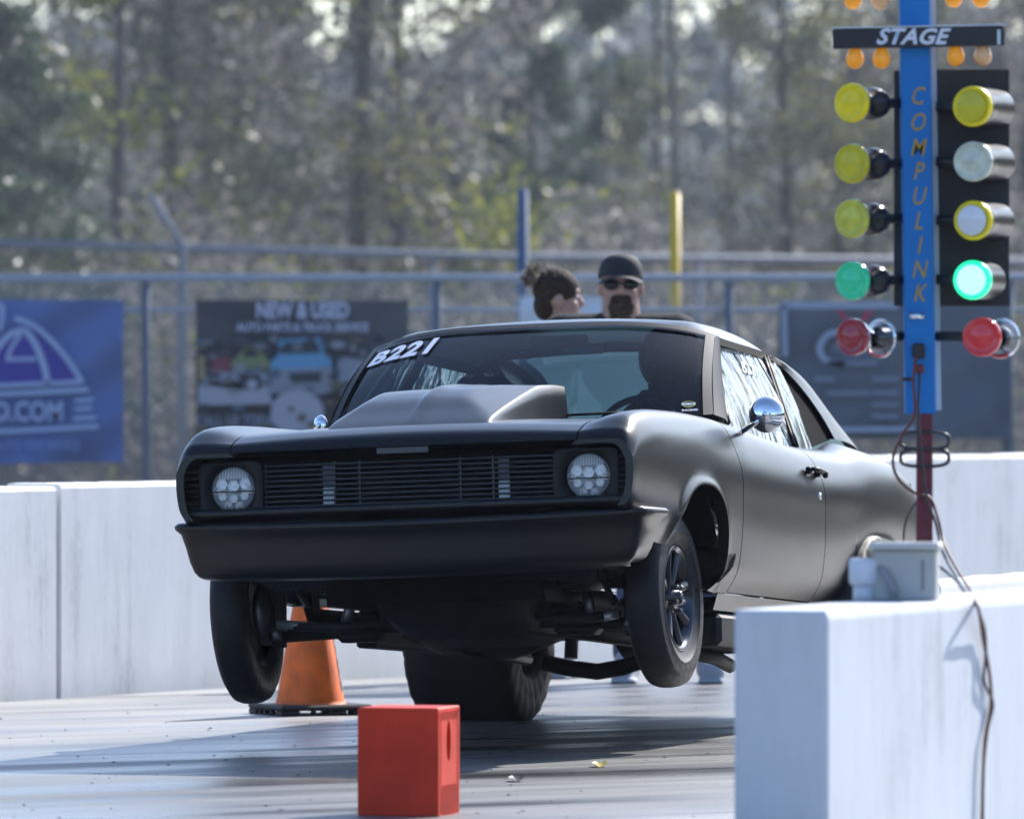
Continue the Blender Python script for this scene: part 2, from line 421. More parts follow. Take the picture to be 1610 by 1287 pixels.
# ------------------------------------------------------------------ hermite helper
def herm(keys, y):
    """keys: sorted list of (y, (values...)); smooth monotone-ish interpolation"""
    ys = [k[0] for k in keys]; n = len(keys)
    if y <= ys[0]: return keys[0][1]
    if y >= ys[-1]: return keys[-1][1]
    i = 0
    while ys[i + 1] < y: i += 1
    h = ys[i + 1] - ys[i]; t = (y - ys[i]) / h; out = []
    for c in range(len(keys[0][1])):
        v = lambda k: keys[k][1][c]
        d = (v(i + 1) - v(i)) / h
        def slope(k):
            if k <= 0 or k >= n - 1: return (v(min(k + 1, n - 1)) - v(max(k - 1, 0))) / (ys[min(k + 1, n - 1)] - ys[max(k - 1, 0)])
            d0 = (v(k) - v(k - 1)) / (ys[k] - ys[k - 1]); d1 = (v(k + 1) - v(k)) / (ys[k + 1] - ys[k])
            if d0 * d1 <= 0: return 0
            w0 = ys[k + 1] - ys[k]; w1 = ys[k] - ys[k - 1]
            return (w0 + w1) / (w0 / d0 + w1 / d1) if True else 0
        m0, m1 = slope(i), slope(i + 1)
        out.append((2 * t**3 - 3 * t**2 + 1) * v(i) + (t**3 - 2 * t**2 + t) * h * m0 + (-2 * t**3 + 3 * t**2) * v(i + 1) + (t**3 - t**2) * h * m1)
    return tuple(out)

# ------------------------------------------------------------------ THE CAR
YAW, PITCH, ROLL = R(16), R(3.0), R(2.3)
car = bpy.data.objects.new('car', None); col.objects.link(car)
Rm = Matrix.Rotation(-YAW, 4, 'Z') @ Matrix.Rotation(-PITCH, 4, 'X') @ Matrix.Rotation(-ROLL, 4, 'Y')
car.matrix_world = Matrix.Translation((.612, 35.72, .58)) @ Rm @ Matrix.Translation((0, -3.70, -.40))
tag(car, 'matte black two door muscle car lifting its front wheels off the track', 'car')
CM = car.matrix_world.copy()
CMI = CM.inverted()

ST = [  # y, 9 control points (x,z): rocker .. shoulder .. crown .. hood edge
 (0.00, [.868,.56, .890,.59, .900,.63, .905,.68, .905,.72, .900,.75, .862,.805, .780,.812, .690,.812]),
 (0.02, [.872,.55, .893,.585,.903,.63, .908,.68, .908,.73, .901,.775,.862,.835, .780,.842, .690,.840]),
 (0.06, [.875,.53, .897,.575,.907,.63, .912,.69, .912,.75, .903,.81, .862,.862, .782,.868, .690,.856]),
 (0.14, [.875,.51, .900,.555, .912,.61, .918,.68, .918,.76, .906,.835,.860,.900, .785,.905, .690,.880]),
 (0.30, [.870,.45, .900,.51, .918,.58, .928,.68, .925,.78, .908,.86, .856,.925, .785,.928, .690,.898]),
 (0.60, [.862,.42, .900,.49, .928,.56, .938,.67, .932,.78, .908,.872,.852,.942, .780,.945, .690,.918]),
 (1.00, [.852,.29, .896,.39, .928,.52, .938,.65, .930,.77, .904,.872,.848,.950, .775,.955, .690,.935]),
 (1.40, [.845,.265,.900,.36, .924,.50, .933,.63, .931,.75, .895,.87, .850,.942, .790,.962, .720,.955]),
 (1.75, [.845,.262,.903,.355,.926,.49, .932,.62, .930,.745,.893,.855,.856,.920, .812,.950, .785,.955]),
 (2.30, [.845,.262,.903,.352,.926,.485,.932,.62, .930,.735,.893,.840,.855,.898, .814,.926, .788,.930]),
 (2.90, [.845,.262,.903,.352,.926,.485,.933,.62, .931,.735,.893,.832,.853,.884, .812,.908, .786,.912]),
 (3.40, [.845,.27, .903,.36, .928,.50, .937,.63, .935,.75, .895,.848,.846,.894, .800,.918, .760,.922]),
 (3.80, [.850,.30, .905,.40, .932,.52, .945,.66, .932,.79, .894,.878,.835,.930, .785,.958, .735,.972]),
 (4.20, [.850,.33, .900,.42, .925,.54, .938,.67, .925,.80, .888,.880,.828,.928, .770,.950, .712,.968]),
 (4.60, [.845,.36, .885,.44, .905,.55, .915,.67, .902,.78, .868,.850,.812,.892, .755,.910, .690,.925]),
 (4.86, [.830,.42, .860,.48, .875,.56, .882,.66, .872,.74, .842,.795,.790,.828, .740,.840, .680,.845]),
]
STK = [(y, tuple(v)) for y, v in ST]
def sec(y, s):
    """point on body section at y, s in 0..8 (Catmull-Rom)"""
    v = herm(STK, y); P = [(v[2 * i], v[2 * i + 1]) for i in range(9)]
    i = min(int(s), 7); t = s - i
    g = lambda k: P[max(0, min(8, k))]
    out = []
    for c in (0, 1):
        p0, p1, p2, p3 = g(i - 1)[c], g(i)[c], g(i + 1)[c], g(i + 2)[c]
        out.append(.5 * (2 * p1 + (p2 - p0) * t + (2 * p0 - 5 * p1 + 4 * p2 - p3) * t * t + (3 * p1 - p0 - 3 * p2 + p3) * t**3))
    return out
def s_of_z(y, z):
    lo, hi = 0.0, 6.0
    if sec(y, 0)[1] >= z: return 0.0
    for _ in range(24):
        m = (lo + hi) / 2
        if sec(y, m)[1] < z: lo = m
        else: hi = m
    return lo
ARCH_F = (.925, .385, .36, .31)    # yc, rx, zc, rz
ARCH_R = (3.86, .42, .34, .20)
def arch_z(y, A):
    yc, rx, zc, rz = A; d = abs(y - yc) / rx
    return -1 if d >= 1 else zc + rz * (1 - d**2.35) ** (1 / 2.35)
def arch_dist(y, z, A):
    yc, rx, zc, rz = A
    if z < zc: return max(0, abs(y - yc) - rx)
    q = ((abs(y - yc) / rx) ** 2.35 + ((z - zc) / rz) ** 2.35) ** (1 / 2.35)
    return max(0, q - 1) * (rx + rz) / 2
def ssurf(y, s, side):
    x, z = sec(y, s)
    if s < 6.2:
        fl = 0
        for A in (ARCH_F, ARCH_R):
            if abs(y - A[0]) < A[1] + .15:
                d = arch_dist(y, z, A); fl += .016 * math.exp(-(d / .035) ** 2) 
        x += fl
        # fender bottom behind the front wheel tucks inwards
    return Vector((x * side, y, z))
def lipmesh(me, pts, inward, depth):
    """strip from boundary points going inward"""
    vs = []; 
    for p, w in zip(pts, inward): vs += [p, p + w * depth]
    fs = [(2 * i, 2 * i + 2, 2 * i + 3, 2 * i + 1) for i in range(len(pts) - 1)]
    me.add(vs, fs, False)
def side_panel(name, y0, y1, side, s_top=8.0, A=None, zb=None, extra=None, nv=40, **k):
    me = MB()
    ys = set(lin(y0, y1, max(12, int((y1 - y0) / .035))))
    if A:
        for i in range(41):
            yy = A[0] - A[1] * math.cos(math.pi * i / 40)
            if y0 < yy < y1: ys.add(yy)
        for e_ in (A[0] - A[1], A[0] + A[1]):
            if y0 < e_ < y1: ys.add(e_ - 1e-4); ys.add(e_ + 1e-4)
    if y0 < .3: ys |= set(lin(y0, .16, 12))
    ys = sorted(ys)
    def sb(y):
        s0 = 0.0
        if A:
            za = arch_z(y, A)
            if za > 0: s0 = s_of_z(y, za)
        if zb:
            s0 = max(s0, s_of_z(y, zb(y)))
        return s0
    sbs = {y: sb(y) for y in ys}; smid = {y: max(s_of_z(y, .70), sbs[y] + .05) for y in ys}
    def fn(y, v):
        sm_ = smid[y]; s = sbs[y] + (sm_ - sbs[y]) * v / .4 if v < .4 else sm_ + (s_top - sm_) * (v - .4) / .6
        return ssurf(y, s, side)
    vs_ = lin(0, 1, nv)
    me.grid(fn, ys, vs_)
    inn = Vector((-side, 0, 0))
    bot = [fn(y, 0) for y in ys]; lipmesh(me, bot, [Vector((-side, 0, .05))] * len(bot), .045)
    for ye in (ys[0], ys[-1]):
        e = [fn(ye, v) for v in vs_]; 
        ws = []
        for p in e:
            w = Vector((-p.x * .9, 0, -(p.z - .45) * (1.2 if p.z > .75 else .2))); ws.append(w.normalized())
        lipmesh(me, e, ws, .03)
    top = [fn(y, 1) for y in ys]; lipmesh(me, top, [Vector((0, 0, -1))] * len(top), .03)
    return me.build(name, paint, car, **k)

for sd_ in (1, -1):
    side_panel('front_fender', 0.0, 1.5455, sd_, A=ARCH_F)
    d = side_panel('door', 1.5545, 2.8955, sd_, A=None, zb=lambda y: .275)
    side_panel('quarter_panel', 2.9045, 4.86, sd_, A=ARCH_R)
    # rocker
    me = MB(); me.grid(lambda y, a: Vector((sd_ * (.852 - .02 * a), y, .268 - .065 * a)), lin(1.42, 3.33, 20), lin(0, 1, 4))
    me.grid(lambda y, a: Vector((sd_ * (.832 - .30 * a), y, .203)), lin(1.42, 3.33, 4), lin(0, 1, 3), False)
    me.build('rocker_panel', paint, car)
    # dark wheel housing, rough half drum
    for A in (ARCH_F, ARCH_R):
        me = MB()
        def fn(a, b, A=A):
            y = A[0] - (A[1] + .015) * math.cos(a); z = A[2] + (A[3] + .015) * max(0, math.sin(a)) ** .9
            return Vector((sd_ * (.885 - .42 * b), y, max(z, A[2] + (.10 if A is ARCH_F else 0))))
        me.grid(fn, lin(0, math.pi, 21), lin(0, 1, 4))
        me.build('wheel_housing', paint_in, car)

# door handles, lock and seams
for sd_ in (1, -1):
    for dd in [o for o in car.children if o.name.startswith('door')]:
        c = dd.data.vertices[len(dd.data.vertices) // 3].co
        if (c.x > 0) == (sd_ > 0): door = dd
    p = ssurf(2.74, s_of_z(2.74, .792), sd_)
    me = MB(); X = Vector((sd_, 0, 0))
    me.box(p + X * .012 + Vector((0, -.07, .008)), (.024, .035, .03), bev=.006)
    me.box(p + X * .012 + Vector((0, .07, .0)), (.024, .03, .028), bev=.006)
    me.tube([p + X * .030 + Vector((0, -.09, .012)), p + X * .040 + Vector((0, -.03, .012)), p + X * .040 + Vector((0, .04, .006)), p + X * .032 + Vector((0, .10, 0))], [.008, .012, .012, .009], 8)
    me.box(p + X * .045 + Vector((0, .075, -.004)), (.02, .03, .03), bev=.006)
    h = me.build('door_handle', trimblk, door)
    k = ssurf(2.80, s_of_z(2.80, .70), sd_)
    me = MB().lathe([(0, .006), (.013, .006), (.015, 0)], 16, Matrix.Translation(k) @ Matrix.Rotation(R(90) * sd_, 4, 'Y'))
    me.build('door_lock', chrome, door)
    # shade of a vent opening behind the wheel, as a flat black patch
    me = MB(); sh = []
    base = [(1.45, .425), (1.458, .405), (1.445, .372), (1.405, .345), (1.35, .320), (1.29, .303), (1.262, .302), (1.275, .322), (1.325, .352), (1.375, .385), (1.415, .415)]
    lo = MB()
    zl = lambda y: ARCH_F[2] - .12 * max(0, 1 - (abs(y - ARCH_F[0]) / ARCH_F[1]) ** 2.35) ** (1 / 2.35)
    ysl = [ARCH_F[0] + ARCH_F[1] * math.sin(R(a_)) for a_ in lin(33, 90, 22)]
    tops = {y: s_of_z(y, zl(y) + .0005) for y in ysl}
    lo.grid(lambda y, v: ssurf(y, tops[y] * v, sd_) , ysl, lin(0, 1, 8))
    lipmesh(lo, [ssurf(y, tops[y], sd_) for y in ysl], [Vector((-sd_, 0, -.05))] * len(ysl), .045)
    lo.build('fender_lower', paint, car)
    vs = [ssurf(y, s_of_z(y, z), sd_) + Vector((sd_ * .007, 0, 0)) for y, z in base]
    cc = sum(vs, Vector()) / len(vs)
    me.add([cc] + vs, [(0, i + 1, (i + 1) % len(vs) + 1) for i in range(len(vs))])
    me.build('fender_shade_patch', paint_in, car)

# hood -------------------------------------------------------------
def hz(x, y):
    e = sec(max(y, 0), 8)[1]
    return e + .018 * (1 - (x / .69) ** 2) * min(1, y / .06 + .15)
def hood_w(y): return .684 if y < 1.0 else .684 + .03 * (y - 1) / .3
me = MB()
hy = sorted(set(lin(0, .16, 12) + lin(.16, 1.30, 30)))
me.grid(lambda y, u: Vector((u * hood_w(y), y, hz(u * .684, y))), hy, lin(-1, 1, 41))
for u in (-1, 1):
    e = [Vector((u * hood_w(y), y, hz(.684, y))) for y in hy]; lipmesh(me, e, [Vector((0, 0, -1))] * len(e), .03)
# under lip of the hood leading edge
me.grid(lambda a, u: Vector((u * .684, a * .10, hz(u * .684, 0) - .010 * a - .004 * min(1, a * 9))), lin(0, 1, 4), lin(-1, 1, 21), True)
hood = me.build('hood', paint, car)
# under lip for fender tips
for sd_ in (1, -1):
    MB().grid(lambda a, u: Vector((sd_ * (.69 + u * .21), a * .10, sec(0, 8 - u * 3.2)[1] - .008 * a)), lin(0, 1, 3), lin(0, 1, 8)).build('fender_lip', paint, car)

# scoop
SK = [(.16, (.0,)), (.30, (.055,)), (.45, (.115,)), (.60, (.147,)), (.85, (.158,)), (1.10, (.158,)), (1.34, (.150,))]
XP = [(-1, (.88,)), (-.5, (.91,)), (-.12, (.925,)), (-.07, (.935,)), (.0, (1.01,)), (.06, (1.015,)), (.17, (.965,)), (.6, (.955,)), (1, (.94,))]
XK = [(-1, 0), (-.93, .45), (-.86, .80), (-.80, .88), (-.45, .905), (-.22, .92), (-.08, .925), (-.02, 1.0), (.08, 1.01), (.20, .965), (.40, .945), (.58, .905), (.74, .83), (.86, .72), (.96, .56), (1, 0)]
def scoopz(u, y):
    h = herm(SK, y)[0]; pr = herm(XP, u)[0] * h; e = 1 - abs(u)
    sidez =   .33 * (.33 if u > 0 else .56) * e + .175 * (y - .16) + .004
    k = .012; d = max(k - abs(pr - sidez), 0) / k
    z = min(pr, sidez) - d * d * k * .25
    return max(0, z) * min(1, e / .03)
us = sorted(set([k[0] for k in XK] + [round(q_, 3) for q_ in lin(-.98, .98, 99)] + [-.985, .985, -.995, .995]))
me = MB()
def scf(y, u):
    w = .328 - .012 * (y - .16); x = u * w - .030
    return Vector((x, y, hz(x, y) - .004 + .94 * scoopz(u, y)))
me.grid(scf, lin(.16, 1.34, 60), us)
# open rear face, dark, inset
me.grid(lambda a, u: Vector((u * .314 - .030, 1.34, hz(u * .31, 1.3) + a * .93 * scoopz(u, 1.34))), lin(0, 1, 3), us, False)
sc = me.build('hood_scoop', paint, hood)
# cowl and wiper
MB().grid(lambda y, u: Vector((u * .74, y, .945 + (y - 1.3) * .05 - .012)), lin(1.30, 1.75, 4), lin(-1, 1, 9)).build('cowl', paint_in, car)
me = MB().tube([(.05, 1.31, .965), (.30, 1.33, .985), (.62, 1.42, .992)], .006, 6)
me.build('wiper', trimblk, car)

# front face ---------------------------------------------------------
face = MB()
# frame of the grille: back wall plus surround
face.box((0, .20, .68), (1.74, .02, .26))
face.build('grille_backing', paint_in, car)
# lower header panel between grille and bumper
me = MB()
me.grid(lambda a, u: Vector((u * .868, [.20, .045, .03, .03, .045, .10][a], [.607, .603, .596, .575, .56, .545][a])), list(range(6)), lin(-1, 1, 25))
me.build('header_panel', paint, car)
# headlight buckets: squared bezel with round hole
def sq(th, n=4.0, a=1, b=1):
    c, s = math.cos(th), math.sin(th)
    return (a * abs(c) ** (2 / n) * (1 if c > 0 else -1), b * abs(s) ** (2 / n) * (1 if s > 0 else -1))
for sd_ in (1, -1):
    cx_, cz_ = .705 * sd_, .679
    me = MB(); N = 48
    rings = []
    for kx, (a, b, n, yy) in enumerate([(.128, .104, 8, .055), (.118, .099, 6, .050), (.105, .096, 3, .052), (.099, .0955, 2.2, .062), (.092, .092, 2, .080), (.0895, .0895, 2, .105)]):
        rings.append([Vector((cx_ + sq(2 * math.pi * k / N, n, a, b)[0], yy, cz_ + sq(2 * math.pi * k / N, n, a, b)[1])) for k in range(N)])
    vs = [p for r_ in rings for p in r_]
    fs = [(i * N + k, i * N + (k + 1) % N, (i + 1) * N + (k + 1) % N, (i + 1) * N + k) for i in range(len(rings) - 1) for k in range(N)]
    me.add(vs, fs, True); bez = me.build('headlight_bezel', trimblk, car)
    # lamp
    me = MB(); T = Matrix.Translation((cx_, .098, cz_)) @ Matrix.Rotation(R(90), 4, 'X')   # +Z local -> -Y
    me.lathe([(0, -.02), (.03, -.018), (.06, -.010), (.080, .0), (.086, .006)], 40, T)
    lamp = me.build('headlight', reflector, car)
    cells = MB()
    cents = [(0, .002, 1)] + [(.047 * math.cos(R(a)), .047 * math.sin(R(a)), 0) for a in (-90, -30, 30, 150, 210)]
    cents = [(0, .012)] + [(-.047, .020), (.047, .020), (-.044, -.026), (0, -.036), (.044, -.026), (-.022, -.063), (.022, -.063), (-.066, -.003), (.066, -.003)]
    for i, (a, b) in enumerate(cents):
        Tc = T @ Matrix.Translation((a, b, -.006))
        rr = .023 if i < 3 else .0165
        cells.lathe([(rr, .012), (rr * .85, .003), (rr * .5, -.003), (0.001, -.004)], 6, Tc, smooth=False)
        cells.lathe([(rr * .38, -.002), (rr * .3, .006), (0.0005, .009)], 10, Tc)
        for k in range(6):
            a0 = R(60 * k); a1 = R(60 * k + 60)
            cells.tube([Tc @ Vector((rr * math.cos(a0), rr * math.sin(a0), .012)), Tc @ Vector((rr * math.cos(a1), rr * math.sin(a1), .012))], .0012, 4, False)
    cells.build('lamp_cells', lampcell, lamp)
    b_ = MB().box(T @ Vector((0, -.009, .008)), (.166, .004, .004)); b_.build('lamp_divider', trimblk, lamp)
    # fluted upper lens strips
    fl = MB()
    for k in range(-9, 10):
        x = k * .0062; zt = math.sqrt(max(0, .080**2 - x * x)); zb_ = .040
        if zt > zb_: fl.tube([T @ Vector((x, zb_, .006)), T @ Vector((x, zt, .006))], .0016, 4, False)
    fl.build('lens_flutes', lampcell, lamp)
    gl = MB().lathe([(.088, .008), (.083, .016), (.06, .024), (.03, .028), (0.0005, .029)], 40, T)
    gl.build('lens', lensglass, lamp)
    # outer louvre block between headlamp and fender edge
    lv = MB(); lv.box((sd_ * .862, .085, .679), (.062, .03, .205))
    lv.build('marker_housing', paint_in, car)
    for k in range(7):
        z = .610 + k * .0235
        sl = MB().box((sd_ * .861, .060, z), (.058, .034, .011), Matrix.Rotation(R(18), 3, 'X'), bev=.002)
        sl.build('louvre', paint, car)
    # inner fill panel beside grille
    MB().box((sd_ * .585, .10, .679), (.010, .03, .17)).build('grille_end', paint_in, car)
# grille
gr = MB().box((0, .115, .70), (1.16, .02, .005)); gril = gr.build('grille', paint_in, car)
slat_me = MB().box((0, 0, 0), (1.158, .020, .0042), Matrix.Rotation(R(-12), 3, 'X')).mesh('slat')
slat_mat = M_('grille_slat', (.022, .024, .028), .3, spec=.6)
slat_me.materials.append(slat_mat)
for k in range(9):
    o = link('slat', slat_me, None, gril, loc=(0, .085, .604 + k * .0195))
supm = M_('pale_support', (.50, .54, .60), .5)
sup2 = M_('grey_support', (.07, .075, .085), .5)
for x in (-.327, .370):
    MB().box((x, .104, .636), (.042, .012, .072)).build('grille_support', supm, gril)
    MB().box((x, .104, .720), (.042, .012, .09)).build('grille_support', sup2, gril)
for x in (-.575, -.30, -.20, .20, .33, .575):
    MB().box((x, .092, .69), (.006, .006, .16)).build('grille_bar', slat_mat, gril)
MB().box((-.005, .018, .800), (.205, .004, .024), bev=.002).build('hood_emblem_strip', sup2, hood)

# bumper: smooth one piece
def bumper():
    me = MB()
    prof = [(.10, .548), (.03, .556), (.008, .553), (-.006, .542), (-.004, .528), (.010, .51), (.018, .46), (.026, .40), (.034, .362), (.046, .346), (.075, .338), (.14, .336)]
    ts = lin(-1, 1, 81)
    def path(t):
        a = abs(t); s = 1 if t > 0 else -1
        if a < .80: x = a / .80 * .86; yb = -.045 + .075 * (x / .86) ** 2.4; nx, ny = .17 * (x / .86) ** 2, -1
        else:
            q = (a - .80) / .20; th = q * R(80)
            x = .86 + .098 * math.sin(th); yb = .03 + .098 * (1 - math.cos(th)) + max(0, q - .6) * .45; nx, ny = math.sin(th) * .9 + .15, -math.cos(th)
        return Vector((x * s, yb, 0)), Vector((nx * s, ny, 0)).normalized()
    def fn(t, v):
        d, z = prof[v]; p, n = path(t)
        e = max(0, abs(t) - .72) / .28
        zz = z + .004 * e
        if v >= 5: zz = z + (.555 - z) * .08 * e; dd = d + e * .085 * (v - 4) / 6
        else: dd = d
        if v in (0, 1, 11): pass
        q = p - n * dd; return (q.x, q.y, zz - .018 * (1 - (abs(q.x) / .95) ** 2))
    me.grid(fn, ts, list(range(len(prof))))
    return me.build('front_bumper', paint, car)
bumper()
# lower valance and radiator support
me = MB()
me.grid(lambda a, u: Vector((u * (.72 - .10 * a), .12 + .22 * a,   .40 - .09 * a - .02 * u * u)), lin(0, 1, 6), lin(-1, 1, 21))
me.build('front_valance', paint, car)
MB().box((0, .40, .36), (.86, .05, .26)).build('radiator', paint_in, car)
MB().box((.52, .115, .44), (.19, .02, .10)).build('bumper_bracket', paint_in, car)

# underside ------------------------------------------------------------
me = MB()
me.grid(lambda y, u: Vector((u * .80, y, .235)), lin(1.35, 4.5, 6), lin(-1, 1, 5), False)
me.grid(lambda y, u: Vector((u * .48, y, .30 - .02 * abs(u))), lin(.42, 1.36, 5), lin(-1, 1, 5), False)
me.build('floor_pan', dirty, car)
# engine block and sump
me = MB(); me.box((0, .95, .42), (.50, .62, .40), bev=.03)
me.build('engine_block', dirty, car)
me = MB()
def sump(a, u):
    ys_ = [.56, .60, .74, .82, 1.25, 1.31][a]; zb_ = [.25, .17, .14, .105, .08, .20][a]; hw = [.34, .36, .38, .36, .34, .30][a]
    x = u * hw; z = zb_ + (.16 * max(0, abs(u) - .70) / .30)
    return Vector((x, ys_, z))
me.grid(sump, list(range(6)), [-1, -.9, -.75, -.6, 0, .6, .75, .9, 1], True)
me.build('oil_pan', dirty, car)
me = MB().box((0, .92, .185), (.92, .14, .10), bev=.02)
me.build('crossmember', dirty, car)
me = MB().tube([(0, 1.35, .20), (0, 1.7, .19), (0, 2.1, .21)], [.17, .12, .09], 14)
me.build('gearbox', dirty, car)
MB().tube([(0, 2.1, .21), (0, 3.5, .22)], .045, 12).build('driveshaft', dirty, car)
for s_ in (1, -1):
    MB().tube([(s_ * .30, 1.2, .16), (s_ * .33, 2.0, .135), (s_ * .36, 2.9, .14), (s_ * .40, 3.1, .15)], .045, 12).build('exhaust_pipe', dirty, car)
    MB().tube([(s_ * .40, .40, .26), (s_ * .42, 1.4, .25)], .035, 8).build('frame_rail', dirty, car)
    # silver glints: brace rods
    MB().tube([(s_ * .25, .80, .12), (s_ * .42, 1.9, .08)], .006, 6).build('brace_rod', dirty, car)
    # subframe connector and ladder bar under rocker
    MB().box((s_ * .60, 2.4, .15), (.09, 1.9, .10), bev=.01).build('subframe_connector', dirty, car)
    MB().tube([(s_ * .52, 2.6, .12), (s_ * .55, 3.6, .10)], .028, 8).build('ladder_bar', dirty, car)
MB().box((.74, 1.95, .13), (.20, .9, .13), bev=.02).build('side_box', dirty, car)
MB().tube([(.62, 1.5, .07), (.70, 1.95, .03), (.72, 2.10, .0)], .03, 8).build('exhaust_collector', dirty, car)
me = MB().box((.62, 3.25, .06), (.10, .12, .16), bev=.01)
me.tube([(.67, 3.22, .10), (.67, 3.22, -.02)], .02, 8)
me.build('spring_bracket', dirty, car)
# rear axle
AZ = .22
me = MB().tube([(-.52, 3.70, AZ), (-.20, 3.70, AZ), (-.15, 3.70, AZ), (.15, 3.70, AZ), (.20, 3.70, AZ), (.52, 3.70, AZ)], [.045, .05, .13, .14, .05, .045], 16)
me.ell((0, 3.68, AZ - .02), (.15, .15, .155))
ax = me.build('rear_axle', dirty, car)
MB().box((.43, 3.58, AZ - .06), (.05, .05, .34), bev=.006).build('axle_bracket', alu, ax)
MB().box((.30, 3.60, AZ + .10), (.30, .03, .03)).build('axle_brace', dirty, ax)
MB().tube([(-.46, 3.55, .08), (-.36, 3.55, .055), (-.23, 3.55, .035), (-.12, 3.55, .05), (0, 3.55, .085), (.2, 3.55, .13)], .035, 8).build('axle_truss', dirty, ax)
MB().tube([(.20, 3.56, .10), (.68, 3.56, .10)], .009, 6).build('sway_bar', dirty, ax)
for s_ in (1, -1):
    MB().tube([(s_ * .40, 3.75, .10), (s_ * .38, 3.82, .62)], .03, 8).build('shock_absorber', steel, ax)

# front suspension
FWX = (.768, -.925); FWZ = .235; FWY = .92
for i, s_ in enumerate((1, -1)):
    wx = FWX[i]; hub = Vector((wx - s_ * .13, FWY, FWZ))
    MB().tube([(s_ * .36, .86, .20), (s_ * .55, .90, .15), hub + Vector((0, 0, -.10))], [.035, .03, .022], 8).build('lower_control_arm', dirty, car)
    MB().tube([(s_ * .40, .80, .40), hub + Vector((0, 0, .13))], .020, 8).build('upper_control_arm', dirty, car)
    MB().tube([hub + Vector((0, 0, -.14)), hub + Vector((0, 0, .17))], [.028, .034], 10).build('spindle', dirty, car)
    MB().lathe([(0, -.03), (.10, -.03), (.13, -.012), (.13, .012), (.03, .03), (0, .03)], 28, Matrix.Translation(hub + Vector((s_ * .05, 0, 0))) @ Matrix.Rotation(R(90), 4, 'Y')).build('brake_disc', steel, car)
    c = MB().tube([hub + Vector((0, -.05, -.06)), hub + Vector((0, -.055, -.115))], [.022, .026], 10); c.build('ball_joint', steel, car)
    MB().tube([hub + Vector((-s_ * .02, -.10, -.06)), (s_ * .47, .74, .16), (s_ * .30, .74, .175)], [.016, .02, .014], 8).build('tie_rod', dirty, car)
    MB().tube([hub + Vector((-s_ * .03, -.11, -.055)), (s_ * .56, .78, .165)], [.021, .017], 8).build('tie_rod_sleeve', alu, car)
    MB().tube([(s_ * .50, .84, .16), (s_ * .47, .86, .30)], [.022, .022], 10).build('shock_body', steel, car)
    MB().tube([(s_ * .47, .86, .30), (s_ * .45, .88, .55)], [.045, .045], 10).build('coil_spring_tube', dirty, car)
    MB().box((s_ * .50, .72, .36), (.15, .22, .18), bev=.03).build('shock_tower', dirty, car)
    MB().tube([(s_ * .60, .80, .22), (s_ * .56, .60, .42)], .014, 6).build('steering_link', dirty, car)
    MB().box((s_ * .44, .86, .125), (.18, .12, .045), bev=.02).build('spring_seat', dirty, car)
    MB().tube([hub + Vector((0, -.02, .10)), (s_ * .58, .70, .30), (s_ * .50, .66, .42)], .006, 6).build('brake_hose', trimblk, car)

